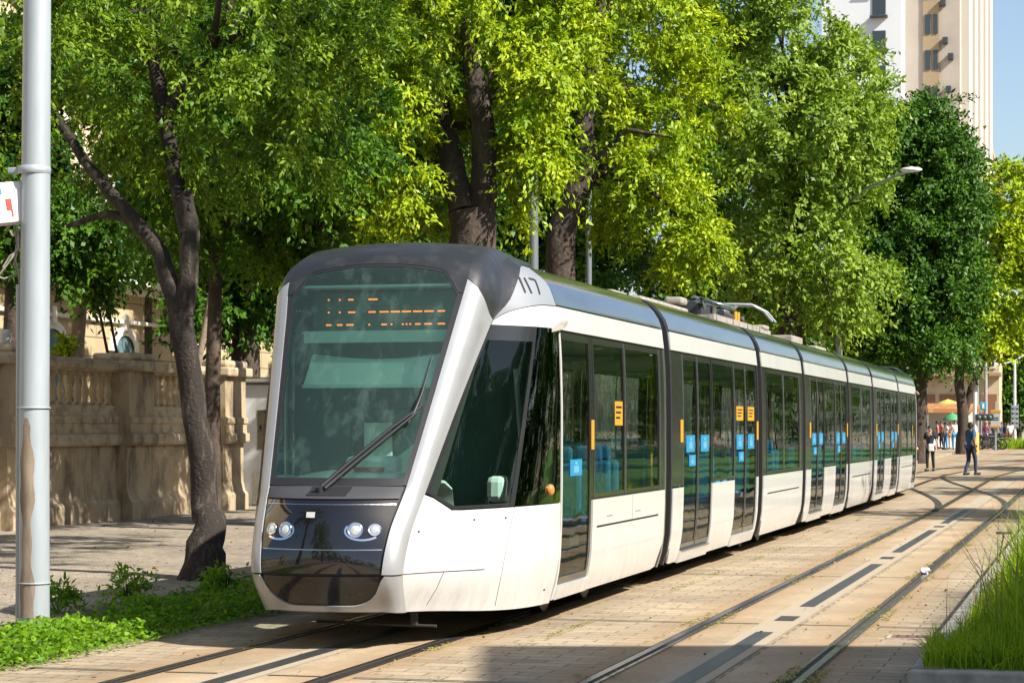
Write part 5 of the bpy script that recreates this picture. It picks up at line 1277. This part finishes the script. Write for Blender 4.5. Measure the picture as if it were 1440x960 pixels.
# =================================================================== PEOPLE
def skin_mesh(name, verts, edges, rad, root=0, sub=1):
    me = bpy.data.meshes.new(name); me.from_pydata(verts, edges, []); o = bpy.data.objects.new(name, me); COL.objects.link(o)
    o.modifiers.new('s', 'SKIN')
    if not me.skin_vertices: me.attributes.new('x', 'FLOAT', 'POINT')
    sv = me.skin_vertices[0].data
    for i, r in enumerate(rad): sv[i].radius = r if isinstance(r, tuple) else (r, r); sv[i].use_root = (i == root)
    m2 = o.modifiers.new('d', 'SUBSURF'); m2.levels = sub
    dg = bpy.context.evaluated_depsgraph_get(); ev = o.evaluated_get(dg)
    out = bpy.data.meshes.new_from_object(ev); out.name = name
    bpy.data.objects.remove(o); bpy.data.meshes.remove(me)
    for p_ in out.polygons: p_.use_smooth = True
    return out
def pose_meshes(pose):
    """joints of a 1.75 m figure facing +y"""
    J = {'pel': (0, 0, .95), 'sp': (0, .01, 1.14), 'ch': (0, .0, 1.33), 'nk': (0, 0, 1.48), 'hb': (0, .015, 1.55), 'hc': (0, .03, 1.63), 'ht': (0, .015, 1.70)}
    if pose == 'walk':
        L = {'hipR': (.09, 0, .90), 'kneeR': (.10, .12, .49), 'ankR': (.10, .13, .08), 'toeR': (.11, .28, .035), 'hipL': (-.09, 0, .90), 'kneeL': (-.10, .02, .48), 'ankL': (-.10, -.16, .10), 'toeL': (-.10, -.03, .035),
             'shR': (.17, -.02, 1.42), 'elR': (.24, -.14, 1.16), 'wrR': (.25, -.06, .92), 'shL': (-.17, .02, 1.42), 'elL': (-.24, .06, 1.15), 'wrL': (-.24, .22, .95)}
    elif pose == 'stand':
        L = {'hipR': (.09, 0, .90), 'kneeR': (.10, .03, .49), 'ankR': (.10, 0, .08), 'toeR': (.12, .15, .035), 'hipL': (-.09, 0, .90), 'kneeL': (-.11, .02, .49), 'ankL': (-.12, -.02, .08), 'toeL': (-.14, .13, .035),
             'shR': (.17, 0, 1.42), 'elR': (.25, -.02, 1.14), 'wrR': (.25, .06, .90), 'shL': (-.17, 0, 1.42), 'elL': (-.25, -.02, 1.14), 'wrL': (-.25, .05, .90)}
    else:   # 'hold': one forearm raised in front
        L = {'hipR': (.09, 0, .90), 'kneeR': (.10, .05, .49), 'ankR': (.10, .02, .08), 'toeR': (.12, .17, .035), 'hipL': (-.09, 0, .90), 'kneeL': (-.11, .0, .49), 'ankL': (-.12, -.08, .08), 'toeL': (-.14, .07, .035),
             'shR': (.17, 0, 1.42), 'elR': (.25, .02, 1.15), 'wrR': (.16, .24, 1.12), 'shL': (-.17, 0, 1.42), 'elL': (-.25, -.02, 1.14), 'wrL': (-.25, .05, .90)}
    J.update(L); names = list(J); V = [Vector(J[k]) for k in names]
    rd = dict(pel=(.14, .10), sp=(.125, .095), ch=(.15, .105), nk=.055, hb=.062, hc=(.082, .098), ht=(.06, .07), hipR=.088, kneeR=.058, ankR=.04, toeR=.033, hipL=.088, kneeL=.058, ankL=.04, toeL=.033, shR=.058, elR=.042, wrR=.028, shL=.058, elL=.042, wrL=.028)
    rad = [rd[k] for k in names]; ix = {k: i for i, k in enumerate(names)}
    E = [('pel', 'sp'), ('sp', 'ch'), ('ch', 'nk'), ('nk', 'hb'), ('hb', 'hc'), ('hc', 'ht')]
    for s in 'RL': E += [('pel', 'hip' + s), ('hip' + s, 'knee' + s), ('knee' + s, 'ank' + s), ('ank' + s, 'toe' + s), ('ch', 'sh' + s), ('sh' + s, 'el' + s), ('el' + s, 'wr' + s)]
    E = [(ix[a], ix[b]) for a, b in E]
    def add(p, r, par): V.append(Vector(p)); rad.append(r); E.append((par, len(V) - 1)); return len(V) - 1
    add((0, .125, 1.615), .013, ix['hc'])
    for s, sx in (('R', 1), ('L', -1)):
        add((sx * .088, .02, 1.625), .016, ix['hc'])
        w = V[ix['wr' + s]]; d = (w - V[ix['el' + s]]).normalized(); sd = d.cross(Vector((sx, 0, 0))).normalized()
        palm = add(w + d * .07, (.034, .02), ix['wr' + s])
        for k in range(4):
            off = sd * (k - 1.5) * .019; ln = (.058, .07, .066, .05)[k]
            f1 = add(w + d * (.115) + off, .0095, palm); add(w + d * (.115 + ln) + off - Vector((sx, 0, 0)) * .02, .008, f1)
        th = add(w + d * .05 + sd * .045, .011, ix['wr' + s]); add(w + d * .085 + sd * .058, .009, th)
    body = skin_mesh('person', V, E, rad, ix['pel'])
    def sub(keys, edges, grow, nm, extra=()):
        vs = [V[ix[k]] for k in keys]; rr = []
        for k in keys:
            r = rd[k]; rr.append(tuple(q + grow for q in r) if isinstance(r, tuple) else r + grow)
        loc = {k: i for i, k in enumerate(keys)}; ed = [(loc[a], loc[b]) for a, b in edges]
        for par, p, r in extra: vs.append(Vector(p)); rr.append(r); ed.append((loc[par], len(vs) - 1))
        return skin_mesh(nm, vs, ed, rr)
    hs = [('ch', (0, -.012, 1.43), (.11, .085))] + [(('sh' + s), lerp(V[ix['sh' + s]], V[ix['el' + s]], .75), .062) for s in 'RL']
    shirt = sub(['sp', 'ch', 'pel', 'shR', 'shL'], [('pel', 'sp'), ('sp', 'ch'), ('ch', 'shR'), ('ch', 'shL')], .022, 'shirt', hs)
    tr = sub(['pel', 'hipR', 'kneeR', 'ankR', 'hipL', 'kneeL', 'ankL'], [('pel', 'hipR'), ('hipR', 'kneeR'), ('kneeR', 'ankR'), ('pel', 'hipL'), ('hipL', 'kneeL'), ('kneeL', 'ankL')], .012, 'trousers')
    shm = MB()
    for s in 'RL':
        a, b = V[ix['ank' + s]], V[ix['toe' + s]]; c = lerp(a, b, .5); an = math.atan2(b.y - a.y, b.x - a.x)
        shm.bbox((c.x, c.y, max(.045, (a.z + b.z) / 2 - .02)), (.27, .10, .09), .035, rz=an)
    hm = MB(); hm.lathe((0, .008, 1.62), [(.098, .0), (.104, .04), (.094, .08), (.06, .112), (0, .122)], 14); hm.bbox((0, -.05, 1.6), (.15, .09, .14), .04)
    fm = MB()
    for sx in (-1, 1): fm.bbox((sx * .034, .122, 1.635), (.022, .012, .01), .003)
    fm.bbox((0, .123, 1.575), (.045, .012, .008), .003)
    def raw(mb, nm):
        me = bpy.data.meshes.new(nm); me.from_pydata(mb.v, [], mb.f); me.polygons.foreach_set('use_smooth', [True] * len(mb.f)); return me
    hand = V[ix['wrR']].copy(), V[ix['wrL']].copy()
    return dict(body=body, shirt=shirt, trousers=tr, shoes=raw(shm, 'shoes'), hair=raw(hm, 'hair'), face=raw(fm, 'face_features'), hand=hand)
POSES = {k: pose_meshes(k) for k in ('walk', 'stand', 'hold')}
SK = [mat('skin_brown', (.20, .105, .06), .55), mat('skin_tan', (.42, .25, .16), .55), mat('skin_dark', (.09, .05, .033), .55)]
HAIR = [mat('hair_black', (.012, .01, .01), .5), mat('hair_brown', (.06, .03, .015), .5)]
_cl = {}
def cloth(c):
    if c not in _cl: _cl[c] = mat('cloth_%d' % len(_cl), c, .85)
    return _cl[c]
def person(label, x, y, z, rz, pose, shirt, trou, skin=0, hair=0, h=1.72, group=None, shorts=False):
    P = POSES[pose]
    def mk(nm, me, m, par):
        o = bpy.data.objects.new(nm, me); COL.objects.link(o)
        if not me.materials: me.materials.append(None)
        o.material_slots[0].link = 'OBJECT'; o.material_slots[0].material = m
        if par: o.parent = par
        return o
    b = mk('person', P['body'], SK[skin], None); b['label'] = label; b['category'] = 'person'
    if group: b['group'] = group
    b.location = (x, y, z); b.rotation_euler = (0, 0, rz); s = h / 1.745; b.scale = (s, s, s)
    mk('shirt', P['shirt'], cloth(shirt), b); mk('trousers', P['trousers'], cloth(trou), b); mk('shoes', P['shoes'], cloth((.02, .02, .022)), b)
    mk('hair', P['hair'], HAIR[hair], b); mk('face_features', P['face'], HAIR[0], b)
    return b
p = at(1365, 602, 75.5)
man = person('man in blue shirt and jeans walking across the tracks', p.x, p.y, gz(p.y) + .01, math.radians(-38), 'walk', (.02, .09, .19), (.018, .035, .085), 2, 0, 1.85)
# yellow bag in his hand
hw = man.location + Matrix.Rotation(math.radians(-38), 3, 'Z') @ (POSES['walk']['hand'][1] * (1.85 / 1.745))
t = thing('bag', 'small yellow bag hanging from the hand of the walking man in blue', 'bag', hw - Vector((0, 0, .42)))
mb = MB(); mb.bbox((0, 0, .12), (.16, .08, .18), .03); mb.build('pouch', mat('bag_yellow', (.6, .35, .03), .6), t)
mb = MB(); mb.tube([(-.08, 0, .24), (-.05, 0, .36), (0, 0, .40), (.05, 0, .36), (.08, 0, .24)], .008, 6); mb.build('handle', M['rubber'], t)
p = at(1308, 602, 81)
off = person('person in dark uniform standing at the tail of the tram with a white pouch', p.x, p.y, gz(p.y) + .01, math.radians(170), 'hold', (.012, .016, .03), (.01, .01, .013), 1, 0, 1.70)
t = thing('pouch', 'white pouch held by the uniformed person at the tram tail', 'pouch', at(1309.5, 629, 80.65))
mb = MB(); mb.bbox((0, 0, 0), (.2, .08, .28), .03); mb.build('pouch_body', M['boothwhite'], t); mb = MB(); mb.tube([(-.08, 0, .14), (0, .03, .3), (.08, 0, .14)], .008, 6); mb.build('strap', M['rubber'], t)
# raised pavement behind, with the crowd
kx = -1.75
mb = MB()
for a, b in ((95, 110), (110, 125), (125, 141)):
    mb.add([(-16, a, gz(a) + .12), (kx, a, gz(a) + .12), (kx, b, gz(b) + .12), (-16, b, gz(b) + .12), (kx, a, gz(a) - .02), (kx, b, gz(b) - .02), (-16, a, gz(a) - .02)], [(0, 1, 2, 3), (1, 4, 5, 2)] + ([(0, 6, 4, 1)] if a == 95 else []))
struct(mb.build('pavement', M['plaza']))
CR = 'people waiting on the far pavement'
crowd = [
 (1318, 128, (.55, .16, .10), (.02, .02, .03), 0, 'stand', 1.68, 'person in red-orange top and dark trousers under the orange awning'),
 (1324, 131, (.62, .20, .14), (.05, .06, .1), 1, 'hold', 1.66, 'person in salmon top behind the one in red-orange'),
 (1330, 126, (.7, .66, .62), (.05, .2, .4), 0, 'stand', 1.62, 'person in white top and blue bottoms with big dark hair'),
 (1337, 130, (.5, .12, .1), (.45, .2, .12), 1, 'stand', 1.6, 'person in red top and reddish skirt left of the one in bright blue trousers'),
 (1343, 127, (.72, .74, .78), (.03, .30, .55), 1, 'stand', 1.72, 'person in white top and bright sky-blue trousers'),
 (1350, 134, (.10, .06, .09), (.03, .03, .04), 2, 'hold', 1.66, 'person in dark plum top behind the walking man'),
 (1355, 138, (.30, .06, .08), (.02, .02, .03), 0, 'stand', 1.7, 'person in maroon top behind the walking man'),
 (1386, 139, (.30, .07, .16), (.02, .02, .03), 0, 'stand', 1.7, 'person in dark pink shirt by the motorcycles'),
 (1392, 142, (.62, .6, .6), (.03, .04, .07), 1, 'hold', 1.66, 'person in pale shirt behind the motorcycles'),
 (1398, 140, (.03, .03, .04), (.02, .02, .03), 2, 'stand', 1.68, 'person all in black beside the motorcycles'),
 (1404, 146, (.66, .62, .58), (.04, .05, .1), 1, 'stand', 1.7, 'person in cream shirt under the yellow-framed sign'),
 (1407.5, 141, (.02, .05, .16), (.02, .04, .10), 0, 'stand', 1.74, 'person in navy top and navy trousers right of the motorcycles'),
 (1413, 144, (.02, .02, .03), (.55, .06, .05), 2, 'hold', 1.66, 'person in black top and red shorts near the navy figure'),
 (1417, 150, (.55, .57, .6), (.05, .05, .07), 1, 'stand', 1.68, 'person in grey shirt behind the one in red shorts'),
 (1420.5, 142, (.74, .76, .72), (.16, .09, .06), 0, 'stand', 1.76, 'person in white shirt at the foot of the tall white mast'),
]
for i, (px, Z, sc_, tc_, sk, ps, h, lb) in enumerate(crowd):
    p = at(px, 602, Z); z = gz(p.y) + (.12 if p.x < kx and 95 < p.y < 141 else 0)
    person(lb, p.x, p.y, z, math.radians(R.uniform(90, 260)), ps, sc_, tc_, sk, i % 2, h, CR)
# stall with awning and parasols
def place(px, Z): p = at(px, 602, Z); return Vector((p.x, p.y, gz(p.y) + (.12 if p.x < kx and 95 < p.y < 141 else 0)))
M['awn'] = mat('awning_orange', (.32, .13, .04), .7, noise=(2, (.36, .22, .08), .5, .6))
o_ = place(1340, 133); W_ = 80 * 133 / F
t = thing('market_stall', 'street stall with a long orange awning behind the crowd', 'stall', o_, TH)
zt = at(1340, 574, 133).z - o_.z
mb = MB(); mb.prism([(-W_ / 2, -.6, zt - .08), (-W_ / 2, .9, zt + .25), (-W_ / 2, .9, zt + .3), (-W_ / 2, -.6, zt - .03)], (W_, 0, 0)); mb.prism([(-W_ / 2, -.62, zt - .26), (-W_ / 2, -.6, zt - .26), (-W_ / 2, -.6, zt - .04), (-W_ / 2, -.62, zt - .04)], (W_, 0, 0)); mb.build('awning', M['awn'], t)
for sx in (-1, 1):
    for sy in (-.5, .8):
        mb = MB(); mb.tube([(sx * W_ * .47, sy, 0), (sx * W_ * .47, sy, zt + .05 + sy * .1)], .03, 8); mb.build('post', M['galv'], t)
mb = MB(); mb.bbox((0, .4, .45), (W_ * .8, .6, .9), .03); mb.build('counter', M['boothwhite'], t)
mb = MB(); mb.box((0, .95, 1.6), (W_ * .86, .05, 1.7)); mb.build('back_panel', mat('stall_back', (.55, .55, .5), .8), t)
def parasol(label, px, py, Z, r, col):
    b = place(px, Z); zt = at(px, py, Z).z - b.z
    t = thing('parasol', label, 'parasol', b); m_ = mat('parasol_cloth', col, .7)
    mb = MB(); mb.lathe((0, 0, zt), [(r, -.45), (r * .98, -.4), (r * .55, -.16), (.02, 0), (.0, .03)], 10); mb.build('canopy', m_, t)
    mb = MB(); mb.tube([(0, 0, 0), (0, 0, zt)], .025, 8); mb.build('pole', M['galv'], t); mb = MB(); mb.lathe((0, 0, 0), [(.25, 0), (.25, .08), (.05, .12)], 12); mb.build('base', M['concrete'], t)
parasol('yellow parasol rising over the orange awning', 1333, 561, 137, .9, (.45, .40, .08))
parasol('green parasol under the orange awning, left one', 1339, 580, 129, .6, (.06, .26, .10))
parasol('green parasol under the orange awning, right one by the dark trunk', 1352, 580, 130, .45, (.05, .24, .09))
# motorcycles
def motorcycle(label, px, Z, rz):
    t = thing('motorcycle', label, 'motorcycle', place(px, Z), rz, 'parked motorcycles')
    for x in (-.65, .65):
        mb = MB(); n = 20
        P = [[Vector((x + (.30 + .055 * math.cos(b)) * math.cos(a), .05 * math.sin(b), .33 + (.30 + .055 * math.cos(b)) * math.sin(a))) for b in np.linspace(0, 2 * PI, 7)] for a in np.linspace(0, 2 * PI, n)]
        mb.grid(P, 0); mb.tube([(x, -.06, .33), (x, .06, .33)], .06, 8)
        for k in range(5): mb.tube([(x, 0, .33), (x + .27 * math.cos(k * 1.256), 0, .33 + .27 * math.sin(k * 1.256))], .015, 5)
        mb.build('wheel', M['rubber'], t)
    mb = MB(); mb.bbox((0, 0, .42), (.5, .28, .34), .06); mb.tube([(.65, 0, .33), (.45, 0, .95)], .04, 8); mb.tube([(-.65, 0, .33), (-.1, 0, .5)], .04, 8); mb.build('frame', M['under'], t)
    mb = MB(); mb.bbox((.18, 0, .8), (.5, .26, .24), .1); mb.build('tank', M['black'], t)
    mb = MB(); mb.bbox((-.35, 0, .82), (.7, .28, .12), .05); mb.build('seat', M['rubber'], t)
    mb = MB(); mb.tube([(.38, -.36, 1.05), (.46, 0, .98), (.38, .36, 1.05)], .018, 8); mb.build('handlebar', M['chrome'], t)
    mb = MB(); mb.lathe((0, 0, 0), [(.03, -.06), (.09, 0), (.085, .05), (0, .055)], 12); mb.v = [(.58 + v[2], v[1], .88 + v[0]) for v in mb.v]; mb.build('headlight', M['lens'], t)
motorcycle('dark parked motorcycle nearest the white signal post', 1386, 132, math.radians(200))
motorcycle('dark parked motorcycle between the black-clad person and the navy figure', 1394, 134, math.radians(170))
motorcycle('dark parked motorcycle under the yellow-framed sign', 1402, 137, math.radians(190))
# posts, signal, signs
b = place(1371.5, 116)
t = thing('signal_post', 'white signal post with blue sign and traffic light, its base wrapped in orange', 'traffic signal', b)
hgt = at(1371, 551, 116).z - b.z
mb = MB(); mb.tube([(0, 0, 0), (0, 0, hgt)], [.12, .10], 14); mb.build('shaft', M['boothwhite'], t)
mb = MB(); mb.lathe((0, 0, 0), [(.20, 0), (.20, 1.15), (.13, 1.2)], 14); mb.build('base_wrap', mat('orange_wrap', (.62, .28, .05), .7), t)
mb = MB(); mb.bbox((.42, -.1, hgt - .75), (.36, .08, .42), .03, 0); mb.bbox((.42, -.145, hgt - .75), (.1, .01, .26), .004, 1); mb.build('sign_board', [mat('sign_blue', (.03, .32, .5), .5), M['boothwhite']], t)
mb = MB(); mb.bbox((.5, -.1, hgt - 1.35), (.95, .22, .36), .05); mb.build('signal_head', M['darkmetal'], t)
for k in range(3):
    mb = MB(); mb.lathe((0, 0, 0), [(.10, 0), (.10, .03), (0, .05)], 12); mb.v = [(.22 + k * .28 + v[0], -.21 - v[2], hgt - 1.35 + v[1]) for v in mb.v]; mb.build('signal_lens', M['innerdark'], t)
b = place(1400, 128)
t = thing('bus_stop_sign', 'grey sign board with ochre top and bottom bands above the crowd', 'sign', b)
z0, z1 = at(1400, 601, 128).z - b.z, at(1400, 576, 128).z - b.z
mb = MB(); mb.bbox((0, 0, (z0 + z1) / 2), (.58, .10, z1 - z0), .02, 0); mb.bbox((0, 0, z1 - .1), (.6, .13, .2), .02, 1); mb.bbox((0, 0, z0 + .06), (.6, .13, .14), .02, 1)
for k in range(2): mb.box((0, -.055, (z0 + z1) / 2 + .06 - k * .12), (.36, .012, .06), 2)
mb.build('board', [mat('sign_grey', (.42, .43, .46), .5), mat('sign_ochre', (.48, .27, .03), .6), M['darkmetal']], t)
mb = MB(); mb.tube([(0, .08, 0), (0, .08, z1 + .5)], .04, 8); mb.build('pole', M['galv'], t)
for px, top, Zq, r, m_, lb in ((1375, 508, 140, .05, 'galv', 'thin pale post right of the signal post'), (1386, 503, 150, .13, 'beige', 'brownish tapered post between the signal and the ochre sign')):
    b = place(px, Zq); h = at(px, top, Zq).z - b.z
    t = thing('post', lb, 'post', b); mb = MB(); mb.tube([(0, 0, 0), (0, 0, h)], [r * 1.2, r], 10); mb.build('shaft', M[m_], t); mb = MB(); mb.lathe((0, 0, h), [(r * 1.1, 0), (r * .8, .08), (0, .12)], 8); mb.build('cap', M[m_], t)
b = place(1427, 146); h = at(1427, 507, 146).z - b.z
t = thing('white_mast', 'tall white mast with a slanting arm and dark lattice box at the right edge', 'mast', b)
mb = MB(); mb.tube([(0, 0, 0), (0, 0, h)], [.11, .08], 12); mb.build('shaft', M['boothwhite'], t)
a0 = at(1405, 513, 146) - b; a1 = at(1446, 496, 146) - b
mb = MB(); mb.tube([a0 + Vector((-.3, 0, .1)), a0, Vector((0, 0, h)), a1], .05, 8); mb.build('arm', M['boothwhite'], t)
mb = MB(); zc = at(1427, 585, 146).z - b.z
for k in range(5): mb.bbox((0, -.14, zc - .64 + .32 * k), (.42, .06, .18), .01)
for s in (-1, 1): mb.box((s * .23, -.1, zc), (.04, .08, 1.7))
mb.build('lattice_box', M['galv'], t)
p = place(1430, 138)
blades('grass', 900, p.x - 1.2, p.x + 1.8, p.y - 3, p.y + 3, .7, .06, LF['grass'], .4, None, gz(p.y))

# =================================================================== LIGHT, SKY, CAMERA
EL, AZ = math.radians(40), math.radians(-20)
w = bpy.data.worlds.new('World'); scene.world = w; w.use_nodes = True
nt = w.node_tree; bg = nt.nodes['Background']; bg.inputs['Strength'].default_value = .092
sky = nt.nodes.new('ShaderNodeTexSky'); sky.sky_type = 'NISHITA'; sky.sun_disc = False
sky.sun_elevation = EL; sky.sun_rotation = PI / 2 - AZ; sky.air_density = 1.0; sky.dust_density = 1.6; sky.ozone_density = 1.2
nt.links.new(sky.outputs[0], bg.inputs['Color'])
sl = bpy.data.lights.new('sun', 'SUN'); sl.energy = 5.0; sl.angle = math.radians(.53); sl.color = (1, .95, .86)
so = bpy.data.objects.new('sun', sl); COL.objects.link(so)
so.rotation_euler = Vector((math.cos(EL) * math.cos(AZ), math.cos(EL) * math.sin(AZ), math.sin(EL))).to_track_quat('Z', 'Y').to_euler()
so.location = (30, 20, 40)
cam = bpy.data.cameras.new('camera'); co = bpy.data.objects.new('camera', cam); COL.objects.link(co)
co.location = (CX, CY, CZ); co.rotation_euler = (PI / 2, 0, TH)
cam.sensor_width = 36; cam.lens = 36 * F / 1440; cam.shift_y = (HZ - 480) / 1440; cam.clip_end = 3000; cam.clip_start = .1
scene.camera = co
vs = scene.view_settings; vs.view_transform = 'Standard'; vs.look = 'None'; vs.exposure = 1.0; vs.gamma = 1
scene.render.engine = 'CYCLES'; cy = scene.cycles
cy.use_denoising = True; cy.max_bounces = 8; cy.transparent_max_bounces = 16; cy.diffuse_bounces = 2; cy.glossy_bounces = 4; cy.transmission_bounces = 4
cy.caustics_reflective = False; cy.caustics_refractive = False; cy.sample_clamp_indirect = 6
